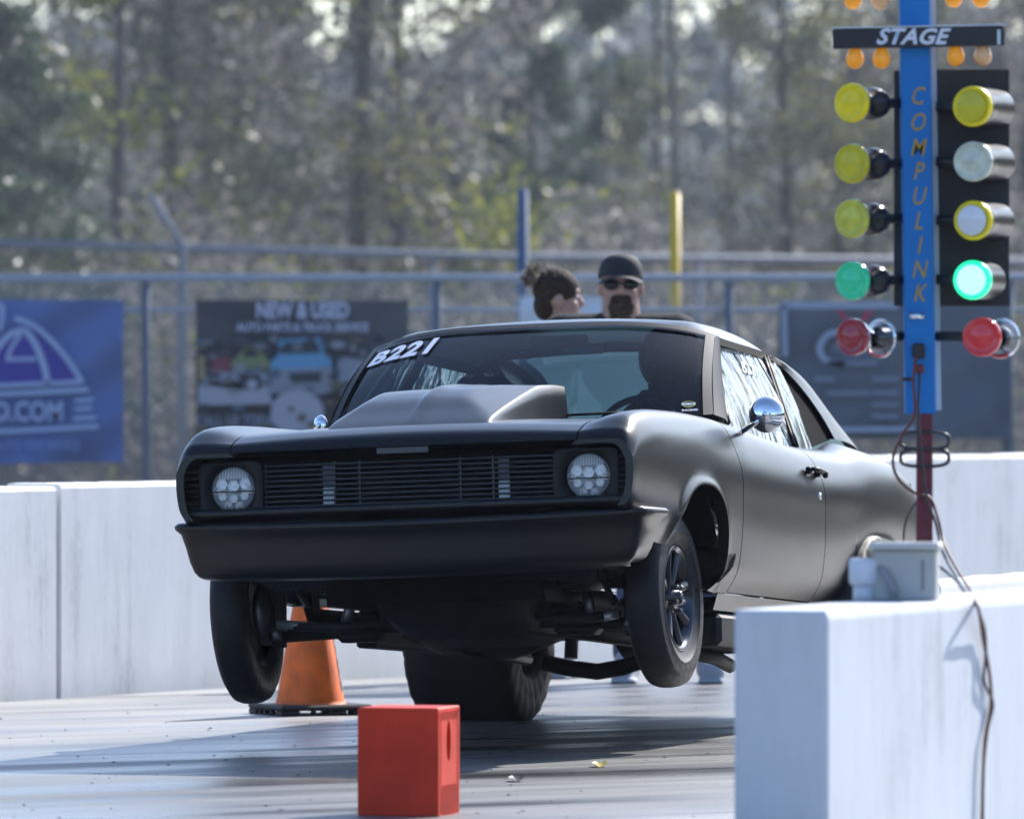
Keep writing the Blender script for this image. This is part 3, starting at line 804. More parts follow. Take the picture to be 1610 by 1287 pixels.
# wheels ------------------------------------------------------------------
def wheel(x, y, z, rad, width, rimr, side, steer, camber, slick=False):
    W = empty('wheel', (0, 0, 0)); W.parent = car
    W.location = (x, y, z); W.rotation_euler = (0, camber, steer)
    A = Matrix.Rotation(R(90) * side, 4, 'Y')    # local +Z -> outward (side*X)
    hw = width / 2; me = MB()
    if not slick:
        prof = [(rimr + .004, -hw * .72), (rimr + .022, -hw * .86), (rimr + .06, -hw * .99), ((rimr + rad) / 2 + .02, -hw), (rad - .035, -hw * .93), (rad - .012, -hw * .75), (rad - .003, -hw * .45), (rad, 0),
                (rad - .003, hw * .45), (rad - .012, hw * .75), (rad - .035, hw * .93), (rad - .038, hw * .96), (rad - .043, hw * .955), ((rimr + rad) / 2 + .02, hw), (rimr + .062, hw * .99), (rimr + .060, hw * 1.015), (rimr + .055, hw * 1.015), (rimr + .053, hw * .98), (rimr + .022, hw * .86), (rimr + .004, hw * .72)]
        me.lathe(prof, 72, A)
    else:
        n = 264; vs = []; fs = []
        pr = [(rimr, -.86, 0), (rimr + .03, -.98, .3), (rimr + .09, -1.02, 1), (rad - .06, -1.0, 1), (rad - .02, -.965, .35), (rad - .004, -.90, 0), (rad, -.5, 0), (rad, 0, 0), (rad, .5, 0), (rad - .004, .90, 0), (rad - .02, .965, .35), (rad - .06, 1.0, 1), (rimr + .09, 1.02, 1), (rimr + .03, .98, .3), (rimr, .86, 0)]
        for r_, h_, w_ in pr:
            for k in range(n):
                th = 2 * math.pi * k / n
                wr = w_ * .0075 * math.sin(th * 22 + (r_ * 46)) * (1 if h_ > 0 else -1)
                v = A @ Vector((r_ * math.cos(th), r_ * math.sin(th), h_ * hw + wr)); vs.append(v)
        m = len(pr)
        fs = [(i * n + k, i * n + (k + 1) % n, (i + 1) * n + (k + 1) % n, (i + 1) * n + k) for i in range(m - 1) for k in range(n)]
        me.add(vs, fs, True)
    me.build('tyre', rubber_slick if slick else rubber, W)
    # rim: barrel and lips
    me = MB()
    me.lathe([(rimr + .012, hw * .80), (rimr + .010, hw * .86), (rimr - .002, hw * .82), (rimr - .010, hw * .60), (rimr - .022, hw * .4), (rimr - .03, -hw * .2), (rimr - .02, -hw * .6), (rimr - .002, -hw * .80), (rimr + .012, -hw * .82)], 56, A)
    me.build('rim', rimdark, W)
    me = MB(); me.lathe([(rimr - .025, .0), (.06, .015), (.0, .018)], 40, A @ Matrix.Translation((0, 0, -hw * .15)))
    me.lathe([(rimr - .025, -.01), (.0, -.01)], 40, A @ Matrix.Translation((0, 0, -hw * .15)))
    me.build('wheel_disc', rimblk, W)
    ns = 8
    sp = MB(); r0, r1 = .035, rimr - .012
    def spk(a, b):
        rr = r0 + (r1 - r0) * a; w = .019 - .007 * math.sin(a * math.pi) + .010 * a
        return Vector((b * w, rr, hw * (.55 - .35 * (1 - a) * 0) + .012 - .014 * b * b - .02 * (1 - a)))
    sp.grid(spk, lin(0, 1, 8), lin(-1, 1, 7))
    sp.grid(lambda a, b: Vector((b * (.019 - .007 * math.sin(a * math.pi) + .010 * a), r0 + (r1 - r0) * a, hw * .1)), lin(0, 1, 4), lin(-1, 1, 3))
    for b in (-1, 1):
        sp.grid(lambda a, c: Vector((b * (.019 - .007 * math.sin(a * math.pi) + .010 * a), r0 + (r1 - r0) * a, hw * .1 + c * (hw * .45 - .002 - .02 * (1 - a)))), lin(0, 1, 6), [0, 1])
    spm = sp.mesh('spoke'); spm.materials.append(rimblk)
    for k in range(ns):
        o = link('spoke', spm, None, W); o.matrix_local = A @ Matrix.Rotation(2 * math.pi * k / ns + .3, 4, 'Z')
    me = MB(); me.lathe([(.060, hw * .1), (.058, hw * .55), (.045, hw * .62), (.030, hw * .62), (.028, hw * .95), (.020, hw * 1.02), (.0005, hw * 1.03)], 24, A)
    me.build('hub_cap', rimblk, W)
    for k in range(5):
        T = A @ Matrix.Rotation(2 * math.pi * (k + .5) / 5 + .3, 4, 'Z') @ Matrix.Translation((0, .050, hw * .5))
        n_ = MB().lathe([(.010, 0), (.010, .028), (.006, .034), (.0005, .035)], 6, T, smooth=False); n_.build('lug_nut', steel, W)
    return W
wheel(FWX[0], FWY, FWZ, .345, .145, .195, 1, R(-1.2), R(-1.5))
wheel(FWX[1], FWY, FWZ - .012, .345, .145, .195, -1, R(3), R(-2))
w1 = wheel(-.785, 3.70, AZ, .40, .47, .195, -1, 0, ROLL, slick=True)
w2 = wheel(.75, 3.70, AZ - .0, .40, .42, .195, 1, 0, ROLL, slick=True)
# settle both slicks on the ground
for w in (w1, w2):
    c = CM @ Vector(w.location); c.z = .392
    w.location = CMI @ c

# greenhouse ------------------------------------------------------------------
RK = [  # y : z centre, half width at drip, z drip
 (1.98, (1.392, .690, 1.325)), (2.10, (1.412, .684, 1.325)), (2.30, (1.430, .662, 1.322)), (2.70, (1.440, .635, 1.322)), (3.10, (1.428, .616, 1.320)), (3.30, (1.412, .606, 1.312)), (3.50, (1.385, .600, 1.29))]
def roofsec(y, u):
    zc, w, zd = herm(RK, y); a = abs(u)
    x = u * (w + .025) - .028
    # crown flat then rolled edge
    k = a ** 2.2; e = max(0, (a - .80) / .20)
    z = zc - (zc - zd) * (.42 * k + .58 * e ** 2.0)
    return Vector((x, y, z))
def wy_top(u): return 1.98 + .15 * abs(u) ** 2.5
def wy_bot(u): return 1.27 + .38 * abs(u) ** 2.3
def wtop(u): return Vector((u * .716 - .030, wy_top(u), 1.392 - .064 * abs(u) ** 4.0))
def wbot(u): return Vector((u * .800, wy_bot(u), .945 + .035 * abs(u) ** 2))
def ws(u, v):
    p = wbot(u).lerp(wtop(u), v); b = math.sin(v * math.pi) * .03
    return p + Vector((0, -b, b * .6))
me = MB()
yr = 3.50
def roof(y_, u):
    y0 = wy_top(u); y = y0 + (yr - y0) * y_
    p = roofsec(y, u)
    if y_ < .12:     # header rolls down to the glass
        t = 1 - y_ / .12; q = wtop(u); p.z = p.z - (p.z - (q.z - .004)) * t ** 2.5
        if y_ == 0: p.y -= .004
    return p
vv = sorted(set([0, .01, .02, .035, .05, .07, .09, .12] + lin(.12, 1, 26)))
ru = sorted(set(lin(-1, 1, 41) + [-.97, -.93, -.87, .87, .93, .97]))
me.grid(roof, vv, ru)
me.build('roof', paint, car)
# windshield
us = lin(-1, 1, 41)
me = MB(); us_g = lin(-.97, .97, 41)
me.grid(lambda u, v: ws(u, v) + Vector((0, .006, -.004)), us_g, lin(.0, .985, 16))
wsh = me.build('windshield', winds, car)
me = MB()   # black surround of the glass
for us_, w_ in (((-1.0, -.955), 0), ((.955, 1.0), 0)):
    me.grid(lambda u, v: ws(u, v) + Vector((0, -.006, .004)), lin(us_[0], us_[1], 4), lin(0, 1, 16))
me.grid(lambda u, v: ws(u, v) + Vector((0, -.006, .004)), us, lin(.955, 1.0, 4))
me.build('windshield_moulding', trimblk, car)
# A pillars, drip rail, C pillars
def curve(P, t):
    n = len(P) - 1; a = min(int(t * n), n - 1); f = t * n - a
    g = lambda k: Vector(P[max(0, min(n, k))])
    p0, p1, p2, p3 = g(a - 1), g(a), g(a + 1), g(a + 2)
    return .5 * (2 * p1 + (p2 - p0) * f + (2 * p0 - 5 * p1 + 4 * p2 - p3) * f * f + (3 * p1 - p0 - 3 * p2 + p3) * f**3)
B_ = [(.606, 3.20, 1.316), (.622, 3.46, 1.275), (.655, 3.66, 1.20), (.700, 3.80, 1.095), (.742, 3.875, .990)]
A_ = [(.596, 3.50, 1.286), (.585, 3.78, 1.275), (.590, 4.02, 1.232), (.620, 4.30, 1.115), (.685, 4.56, .965)]
Atop = [(.50, 3.50, 1.352), (.515, 3.78, 1.318), (.530, 4.02, 1.250), (.572, 4.30, 1.125), (.640, 4.54, .972)]
for s_ in (1, -1):
    mir = lambda p: Vector((p.x * s_ - (0 if s_ > 0 else .055 * max(0, min(1, (p.z - .96) / .35))), p.y, p.z))
    me = MB()
    def ap(t, w):
        a = ws(1.0, t); b = Vector((.815 - .165 * t, 1.80 + .50 * t, .955 + .367 * t)); 
        p = a.lerp(b, w); p.x += .012 * math.sin(w * math.pi); return mir(p)
    me.grid(ap, lin(0, 1, 14), lin(.62, 1, 4))
    me.build('windshield_pillar', paint, car)
    me = MB(); me.grid(lambda t, w: ap(t, w) + Vector((s_ * .003, -.003, 0)), lin(0, 1, 14), lin(-.05, .62, 5)); me.build('pillar_moulding', trimblk, car)
    me = MB()
    me.grid(lambda y, w: mir(Vector((herm(RK, y)[1] + .004 - .004 * w, y, herm(RK, y)[2] + .006 - .028 * w))), lin(2.16, 3.48, 20), lin(0, 1, 3))
    me.build('drip_rail', paint, car)
    me = MB()
    me.grid(lambda t, w: mir(curve(B_, t).lerp(curve(A_, t), w) + Vector((.022 * math.sin(w * math.pi) * (1 - .3 * t), 0, .006 * math.sin(w * math.pi)))), lin(0, 1, 22), lin(0, 1, 12))
    me.grid(lambda t, w: mir(curve(A_, t).lerp(curve(Atop, t), w) + Vector((.012, 0, .012)) * math.sin(w * math.pi)), lin(0, 1, 22), lin(0, 1, 7))
    me.grid(lambda t, w: mir(curve(B_, t) + Vector((-.03 * w, 0, 0))), lin(0, 1, 22), [0, 1])
    # bridge between roof edge and pillar
    me.build('rear_pillar', paint, car)
    # black inner frame shapes of the side glass
    me = MB()
    dt = lambda t: Vector((.802 - .172 * t, 1.84 + .46 * t, .958 + .355 * t))
    me.tube([mir(dt(t)) for t in lin(0, 1, 10)], .012, 6)
    me.tube([mir(Vector((.602, y, 1.308))) for y in lin(2.36, 3.22, 12)], .012, 6)
    me.build('window_seal', trimblk, car)
    # B pillar strip
    def bp(t): return Vector((.796 - .186 * t, 2.965 + .27 * t, .918 + .388 * t))
    me = MB(); me.tube([mir(bp(t) + Vector((.0, -.018, 0))) for t in lin(0, 1, 8)], .010, 6); me.tube([mir(bp(t) + Vector((0, .03, 0))) for t in lin(0, 1, 8)], .010, 6)
    me.grid(lambda t, w: mir(bp(t) + Vector((-.006, -.018 + .048 * w, 0))), lin(0, 1, 6), [0, 1])
    me.build('door_pillar', trimblk, car)
    # door glass
    me = MB()
    def dg(t, w):
        a = dt(t); b = bp(t) + Vector((0, -.02, 0)); p = a.lerp(b, w); p.x += .014 * math.sin(t * math.pi) - .008
        return mir(p)
    me.grid(dg, lin(-.03, .98, 14), lin(.02, 1, 14))
    dglass = me.build('door_window', lexan, car)
    me = MB()
    def qg(t, w):
        a = bp(t) + Vector((0, .03, 0)); b = Vector((.775 - .160 * t, 3.36 + .05 * t, .930 + .375 * t)); p = a.lerp(b, w)
        p.x += .012 * math.sin(t * math.pi) - .008; return mir(p)
    me.grid(qg, lin(-.02, .98, 14), lin(0, 1, 8))
    me.build('quarter_window', lexan, car)
    # blacked-out rear part of the opening
    me = MB()
    me.grid(lambda t, w: mir(Vector((.775 - .160 * t, 3.36 + .05 * t, .930 + .375 * t)).lerp(curve(B_, 1 - t), w) + Vector((-.022, 0, -.004))), lin(0, 1, 14), lin(0, 1, 8))
    me.build('quarter_block_out', paint_in, car)
# rear window
me = MB()
def rg(t, u):
    a = curve(Atop, t); x = a.x * u; return Vector((x, a.y - .03 * abs(u) ** 2 + .03, a.z + .055 * (1 - u * u) * (1 - t * .6)))
me.grid(rg, lin(0, 1, 16), lin(-1, 1, 21))
me.build('rear_window', rearg, car)
# deck lid and tail
me = MB()
def dk(y, u):
    x, z = sec(y, 8); return Vector((u * x, y, z + .015 * (1 - u * u)))
me.grid(dk, lin(4.52, 4.86, 8), lin(-1, 1, 15))
me.build('boot_lid', paint, car)
me = MB(); me.grid(lambda a, u: Vector((u * (.86 - .03 * a), 4.86 + .01 * a, .43 + .41 * a)), lin(0, 1, 5), lin(-1, 1, 9), False)
me.build('tail_panel', paint, car)
MB().tube([(-.88, 4.82, .50), (-.8, 4.92, .50), (0, 4.96, .50), (.8, 4.92, .50), (.88, 4.82, .50)], .05, 10).build('rear_bumper', paint, car)

# interior -------------------------------------------------------------------
MB().box((0, 1.78, .86), (1.36, .36, .14), bev=.04).build('dashboard', paint_in, car)
MB().box((0, 4.05, .90), (1.3, .9, .02)).build('parcel_shelf', paint_in, car)
MB().box((0, 2.4, .45), (1.5, 1.9, .02)).build('cabin_floor', paint_in, car)
for s_ in (1, -1):
    sxx = .37 if s_ > 0 else -.50; sw = .46 if s_ > 0 else .34
    MB().tube([(s_ * .62, 2.92, .30), (s_ * .62, 2.95, .95), (s_ * .56, 3.0, 1.28), (s_ * .45, 3.02, 1.345), (0, 3.02, 1.36)], .022, 8).build('roll_cage_hoop', paint_in, car)
    MB().tube([(s_ * .64, 1.72, .30), (s_ * .64, 1.80, .93), (s_ * .57, 2.22, 1.29), (s_ * .56, 3.0, 1.28)], .020, 8).build('roll_cage_side', paint_in, car)
    MB().tube([(s_ * .50, 3.02, 1.30), (s_ * .48, 3.6, 1.05), (s_ * .46, 4.0, .6)], .020, 8).build('roll_cage_brace', paint_in, car)
    me = MB(); me.box((sxx, 2.55, .52), (sw, .48, .14), bev=.05)
    me.box((sxx, 2.82, .86), (sw, .10, .62), Matrix.Rotation(R(-10), 3, 'X'), bev=.04)
    me.box((sxx, 2.86, 1.18), (sw * .7, .08, .14), bev=.03)
    me.build('seat', M_('seat_vinyl', (.012, .012, .014), .55), car)
MB().tube([(-.60, 2.96, .95), (.60, 2.96, .95)], .020, 8).build('roll_cage_crossbar', paint_in, car)
MB().tube([(-.60, 2.96, .60), (.56, 3.0, 1.28)], .018, 8).build('roll_cage_diagonal', paint_in, car)
me = MB(); T = Matrix.Translation((.37, 2.06, .93)) @ Matrix.Rotation(R(68), 4, 'X')
me.tube([T @ Vector((.17 * math.cos(a), .17 * math.sin(a), 0)) for a in lin(0, 2 * math.pi, 33)[:-1]], .014, 8, closed=True)
for a in (90, 210, 330): me.tube([T @ Vector((0, 0, .03)), T @ Vector((.17 * math.cos(R(a)), .17 * math.sin(R(a)), 0))], .010, 6)
me.tube([T @ Vector((0, 0, .03)), (.37, 1.80, .84)], .02, 8)
me.build('steering_wheel', trimblk, car)
me = MB().box((.06, 2.04, 1.325), (.24, .02, .05), bev=.01); me.build('rear_view_mirror', trimblk, car)
# harness/window net behind the door window (pale strip seen through the glass)
# door mirrors ---------------------------------------------------------------
for s_ in (1, -1):
    mir = empty('wing_mirror', (0, 0, 0)); mir.parent = car
    c = Vector((s_ * .965, 1.83, .985)) if s_ > 0 else Vector((-.885, 1.82, 1.01))
    T = Matrix.Translation(c) @ Matrix.Rotation(R(8 if s_ > 0 else -40), 4, 'Z') @ Matrix.Rotation(R(90), 4, 'X') @ Matrix.Scale(1 if s_ > 0 else .62, 4)
    me = MB().lathe([(.0005, .034), (.034, .032), (.060, .020), (.071, .004), (.0725, -.004), (.069, -.010), (.066, -.008), (.0005, -.008)], 36, T)
    me.build('mirror_shell', chrome, mir)
    me = MB().tube([c + Vector((-s_ * .0, -.018, -.002)), c + Vector((-s_ * .04, -.03, -.035)), Vector((s_ * .865, 1.84, .925)), Vector((s_ * .838, 1.86, .915))], [.010, .010, .011, .014], 8)
    me.ell(c + Vector((0, -.030, 0)), (.012, .008, .012), 10, 6)
    me.ell(Vector((s_ * .845, 1.86, .918)), (.02, .045, .014), 10, 6)
    me.build('mirror_arm', chrome, mir)

# text -----------------------------------------------------------------------
def text_mesh(s, size=1, shear=0, extrude=0, bold=0, spacing=1, align='CENTER'):
    cu = bpy.data.curves.new('t', 'FONT'); cu.body = s; cu.size = size; cu.shear = shear; cu.extrude = extrude; cu.offset = bold
    cu.align_x = align; cu.align_y = 'CENTER'; cu.space_character = spacing; cu.resolution_u = 3
    o = bpy.data.objects.new('t', cu); col.objects.link(o)
    dg_ = bpy.context.evaluated_depsgraph_get(); me = bpy.data.meshes.new_from_object(o.evaluated_get(dg_))
    bpy.data.objects.remove(o); return me

# B221 on the windshield, wrapped to the glass; and faint on door glass
me = text_mesh('B221', .134, .14, 0, .0055, 1.12)
me2 = bpy.data.meshes.new('number_decal')
import bmesh
bm = bmesh.new(); bm.from_mesh(me); bmesh.ops.subdivide_edges(bm, edges=bm.edges[:], cuts=1)
for v in bm.verts:
    # text plane x -> glass u, y -> glass v
    u = -.735 + (v.co.x) * 1.02 / .72; vvv = .795 + v.co.y / .56 + (v.co.x) * .14
    p = ws(max(-.99, u), vvv) + Vector((0, -.0012, .0010)); v.co = p
bm.to_mesh(me2); bm.free()
link('number_decal', me2, white_decal, wsh)
dec2 = M_('faded_white_vinyl', (.45, .48, .52), .6)
dw = [o for o in car.children if o.name.startswith('door_window')][0]
me = text_mesh('B221', .10, .15, 0, .001, 1.1)
for v in me.vertices:
    w = .60 + v.co.x / .70; t = .78 + v.co.y / .52
    a = Vector((.802 - .172 * t, 1.84 + .46 * t, .958 + .355 * t)); b = Vector((.796 - .186 * t, 2.945 + .27 * t, .918 + .388 * t))
    p = a.lerp(b, w); p.x += .014 * math.sin(t * math.pi) - .008 + .004; v.co = p
link('number_decal', me, dec2, dw)
# small oval sticker on the windshield corner
stm = M_('sticker_dark', (.03, .09, .05), .5); sty = M_('sticker_yellow', (.6, .55, .1), .5)
def on_ws(u, v, off=.004): return ws(u, v) + Vector((0, -off, off * .7))
me = MB(); n = 24
me.add([on_ws(.895, .115, .003)] + [on_ws(.895 + .026 * math.cos(2 * math.pi * k / n), .115 + .030 * math.sin(2 * math.pi * k / n), .003) for k in range(n)], [(0, k + 1, (k + 1) % n + 1) for k in range(n)])
st = me.build('windshield_sticker', stm, wsh)
me = MB(); me.tube([on_ws(.895 + .026 * math.cos(2 * math.pi * k / n), .115 + .030 * math.sin(2 * math.pi * k / n), .004) for k in range(n)], .0012, 5, closed=True)
me.build('windshield_sticker', sty, wsh)
me = text_mesh('FORCE', .013, 0, 0, .0005)
for v in me.vertices: v.co = on_ws(.895 + v.co.x / .68, .115 + v.co.y / .5, .005)
link('windshield_sticker', me, white_decal, wsh)
me = text_mesh('RACING', .012, 0, 0, .0005)
for v in me.vertices: v.co = on_ws(.90 + v.co.x / .68, .055 + v.co.y / .5, .005)
link('windshield_sticker', me, white_decal, wsh)
# plate-like strip seen high in the windshield (vent slots of a mirror)
me = MB().box((.155, 2.06, 1.285), (.17, .012, .030), bev=.004); me.build('mirror_bracket', sup2, car)

# ------------------------------------------------------------------ people
skin = M_('skin', (.42, .25, .19), .55, spec=.35)
hairb = M_('dark_brown_hair', (.035, .022, .016), .75, spec=.2, noise=(60, .5), bump=(90, .8, .01))
hairl = M_('sunlit_wisps', (.34, .27, .19), .4)
blackcloth = M_('black_cloth', (.014, .014, .016), .9, bump=(25, .4, .02))
capm = M_('black_cap', (.016, .018, .024), .8)
jeans = M_('blue_jeans', (.04, .06, .11), .9, bump=(40, .4, .02))
sneaker = M_('grey_sneaker', (.26, .29, .33), .7)
darkgreen = M_('dark_green_shirt', (.02, .035, .035), .9, bump=(25, .4, .02))
shades = M_('dark_lens', (.01, .01, .012), .12)
firesuit = M_('fire_suit', (.015, .016, .02), .85)
helmetm = M_('helmet_black', (.012, .012, .014), .3)
helmo = M_('helmet_red', (.45, .06, .03), .3)
visor = M_('smoked_visor', (.02, .025, .03), .1)

def capsule(me, p, q, r0, r1, n=14):
    p, q = Vector(p), Vector(q); me.ell(p, (r0,) * 3, n, 8); me.ell(q, (r1,) * 3, n, 8); me.tube([p, q], [r0, r1], n)
def chain(me, pts, n=14):
    for a, b in zip(pts, pts[1:]): capsule(me, a[0], b[0], a[1], b[1], n)
def remeshed(me, vox, name, mat, parent, smooth_it=4):
    o = me.build(name, mat, None)
    md = o.modifiers.new('r', 'REMESH'); md.mode = 'VOXEL'; md.voxel_size = vox
    s = o.modifiers.new('s', 'SMOOTH'); s.iterations = smooth_it; s.factor = .5
    dg_ = bpy.context.evaluated_depsgraph_get(); m2 = bpy.data.meshes.new_from_object(o.evaluated_get(dg_))
    bpy.data.objects.remove(o); m2.name = name
    if not m2.materials: m2.materials.append(mat)
    return link(name, m2, None, parent, smooth=True)
def hand(me, wrist, d, s, curl=.5, palm_n=None):
    """wrist point, direction d of the hand, s = side (+1 thumb to +a)"""
    d = Vector(d).normalized(); n = Vector(palm_n or (0, -1, 0)); a = d.cross(n).normalized() * s; n = a.cross(d).normalized() * s
    w = Vector(wrist)
    for k in (-1.5, -.5, .5, 1.5): capsule(me, w + d * .02 + a * k * .010, w + d * .085 + a * k * .019, .012, .0115, 8)
    L = [.052, .068, .075, .066]
    for i, k in enumerate((-1.5, -.5, .5, 1.5)):
        b = w + d * .088 + a * k * .020; dd = d
        p = b
        for seg, f in ((.45, .5), (.32, 1.0), (.25, 1.4)):
            ang = curl * f; dd2 = (d * math.cos(ang) - n * math.sin(ang)).normalized(); q = p + dd2 * L[i] * seg * 1.25
            capsule(me, p, q, .0088, .0080, 8); p = q
    b = w + d * .03 + a * .028; q = b + (d * .7 + a * .75).normalized() * .045; r_ = q + (d * .95 + a * .15 - n * curl * .5).normalized() * .034
    chain(me, [(b, .0125), (q, .0105), (r_, .009)], 8)

def head_geo(me, c, F, L):
    """c centre, F facing dir, L left dir (person's)"""
    U = Vector((0, 0, 1)); P = lambda l, f, u: c + L * l + F * f + U * u
    M = Matrix((L, F, U)).transposed()
    me.ell(P(0, -.012, .025), (.077, .094, .092), 24, 16, M)
    me.ell(P(0, .020, -.045), (.064, .070, .072), 20, 14, M)
    me.ell(P(0, .045, -.090), (.040, .040, .030), 16, 10, M)
    me.ell(P(0, .062, .030), (.055, .030, .022), 16, 10, M)          # brow
    for s in (1, -1):
        me.ell(P(s * .040, .055, -.030), (.024, .026, .024), 12, 8, M)  # cheeks
        me.ell(P(s * .079, -.005, -.012), (.010, .020, .033), 12, 10, M)  # ears
    capsule(me, P(0, .078, .018), P(0, .100, -.022), .010, .014, 10)   # nose
    for s in (1, -1): me.ell(P(s * .012, .088, -.026), (.009, .011, .008), 8, 6, M)
    me.ell(P(0, .078, -.058), (.026, .014, .007), 12, 8, M); me.ell(P(0, .075, -.070), (.022, .013, .008), 12, 8, M)

def person(label, loc, facing, scale, bulk=1.0, lean=(0, 0), feet=.12, legs_dx=0.0, shirt=None, pants=None, group=None, head_turn=0.0, wide=1.0):
    root = empty('person', loc, (0, 0, facing)); root.scale = (scale * wide, scale * wide, scale)
    tag(root, label, 'person', group)
    F = Vector((0, -1, 0)); L = Vector((1, 0, 0)); b = bulk; lx = lean[0]; U = Vector((0, 0, 1))
    ph = Vector((legs_dx, 0, .93)); ch = Vector((legs_dx + (lx - legs_dx) * .6, .0, 1.28)); nk = Vector((lx, lean[1], 1.47)); hd = Vector((lx, lean[1] - .015, 1.615)); ch.y = lean[1] * .6
    sh = [nk + Vector((s * .166 * b, .01, -.056)) for s in (1, -1)]
    ft = [Vector((legs_dx + s * feet, 0, .05)) for s in (1, -1)]
    me = MB()
    me.ell(ph, (.155 * b, .115 * b, .13)); me.ell((ph + ch) / 2, (.145 * b, .110 * b, .20)); me.ell(ch, (.165 * b, .115 * b, .19))
    capsule(me, sh[0], sh[1], .062 * b, .062 * b)
    capsule(me, nk + Vector((0, .01, -.09)), nk + Vector((0, -.01, .09)), .066 * b, .054 * b)
    hands = []
    for i, s in enumerate((1, -1)):
        el = sh[i] + Vector((s * .07, .02, -.29)); wr = el + Vector((s * .00, -.05, -.25))
        chain(me, [(sh[i], .052 * b), (el, .040), (wr, .027)])
        hand(me, wr, (0, -.15, -1), s, .55, (s, 0, 0)); hands.append((el, wr))
        hp = ph + Vector((s * .085, 0, -.03)); kn = (hp + ft[i]) / 2 + Vector((0, -.02, .04)); an = ft[i] + Vector((0, .02, .04))
        chain(me, [(hp, .088 * b), (kn, .058), (an, .042)]); capsule(me, an + Vector((0, 0, -.02)), ft[i] + Vector((s * .02, -.13, -.01)), .038, .030)
    tf = Matrix.Rotation(head_turn, 3, 'Z'); HF = tf @ F; HL = tf @ L
    head_geo(me, hd, HF, HL)
    body = remeshed(me, .0075, 'body', skin, root, 3)
    # shirt
    me = MB()
    me.ell(ph + U * .02, (.165 * b, .125 * b, .12)); me.ell((ph + ch) / 2, (.160 * b, .125 * b, .22)); me.ell(ch, (.178 * b, .128 * b, .195))
    capsule(me, sh[0], sh[1], .072 * b, .072 * b); capsule(me, nk + Vector((0, .015, -.07)), nk + Vector((0, .01, -.015)), .085 * b, .068 * b)
    for i, s in enumerate((1, -1)):
        el, wr = hands[i]; capsule(me, sh[i], sh[i].lerp(el, .75), .066 * b, .058)
    remeshed(me, .012, 'shirt', shirt, root, 4)
    me = MB(); me.ell(ph - U * .03, (.168 * b, .126 * b, .13))
    for i, s in enumerate((1, -1)):
        hp = ph + Vector((s * .085, 0, -.03)); kn = (hp + ft[i]) / 2 + Vector((0, -.02, .04)); an = ft[i] + Vector((0, .02, .07))
        chain(me, [(hp, .098 * b), (kn, .072), (an, .060)])
    remeshed(me, .014, 'trousers', pants, root, 4)
    for i, s in enumerate((1, -1)):
        me = MB(); capsule(me, ft[i] + Vector((0, .05, .005)), ft[i] + Vector((s * .02, -.14, -.005)), .052, .044); me.ell(ft[i] + Vector((0, .01, .05)), (.052, .07, .05))
        me.box(ft[i] + Vector((s * .01, -.045, -.040)), (.10, .29, .02), bev=.008)
        remeshed(me, .009, 'shoe', sneaker, root, 3)
    return root, hd, HF, HL

# man in cap
mp = at(1036, 1071, 40.4)
root, hd, HF, HL = person('bearded man in a black cap and sunglasses standing behind the car', (mp.x, 40.4, 0), R(-2), 1.168, 1.28, (-.145, 0), .155, .035, blackcloth, jeans, head_turn=R(2), wide=1.07)
U = Vector((0, 0, 1)); HM = Matrix((HL, HF, U)).transposed()
P = lambda l, f, u: hd + HL * l + HF * f + U * u
me = MB()
def capd(a, t):
    # crown dome from rim (t=0) to top (t=1)
    r_ = math.cos(t * math.pi / 2) ** .62; zz = .030 + .098 * math.sin(t * math.pi / 2) ** .9
    x = .087 * r_ * math.cos(a); y = -.010 + .103 * r_ * math.sin(a)
    return P(x, y + .006 * t, zz + .012 * (math.sin(a) > 0) * math.sin(a) * (1 - t))
me.grid(capd, lin(0, 2 * math.pi, 33), lin(0, 1, 12))
cap_ = me.build('cap', capm, root)
me = MB()
me.grid(lambda u, v: P(.078 * u * (1 - .08 * v), .066 + .030 * (1 - u * u) ** .5 + v * .060 * (1 - .5 * u * u), .042 - .010 * v - .020 * u * u), lin(-1, 1, 17), lin(0, 1, 6))
me.grid(lambda u, v: P(.078 * u * (1 - .08 * v), .066 + .030 * (1 - u * u) ** .5 + v * .060 * (1 - .5 * u * u), .038 - .010 * v - .020 * u * u), lin(-1, 1, 17), lin(0, 1, 6))
me.build('cap_peak', capm, cap_)
me = MB()
for s in (1, -1):
    me.ell(P(s * .036, .084, .004), (.032, .012, .021), 18, 12, HM)
    me.tube([P(s * .064, .078, .010), P(s * .082, .03, .012), P(s * .084, -.01, .008)], .004, 6)
me.tube([P(-.02, .094, .008), P(.02, .094, .008)], .004, 6)
me.build('sunglasses', shades, root)
me = MB(); rb = random.Random(3)
me.ell(P(0, .068, -.100), (.047, .034, .038), 16, 12, HM); me.ell(P(0, .064, -.132), (.044, .034, .044), 16, 12, HM); me.ell(P(0, .079, -.078), (.030, .016, .010), 14, 8, HM)
for s in (1, -1): capsule(me, P(s * .030, .088, -.050), P(s * .036, .078, -.09), .009, .014, 8)
capsule(me, P(-.026, .094, -.046), P(.026, .094, -.046), .008, .008, 8); me.ell(P(0, .086, -.066), (.028, .010, .014), 12, 8, HM)
for k in range(60):
    a = rb.uniform(-1, 1); me.tube([P(a * .03, .08, -.12 - rb.random() * .02), P(a * .034, .085, -.165 - rb.random() * .02)], [.006, .001], 5)
me.build('beard', M_('brown_beard', (.055, .034, .024), .8, spec=.2, noise=(60, .5), bump=(90, .8, .01)), root)

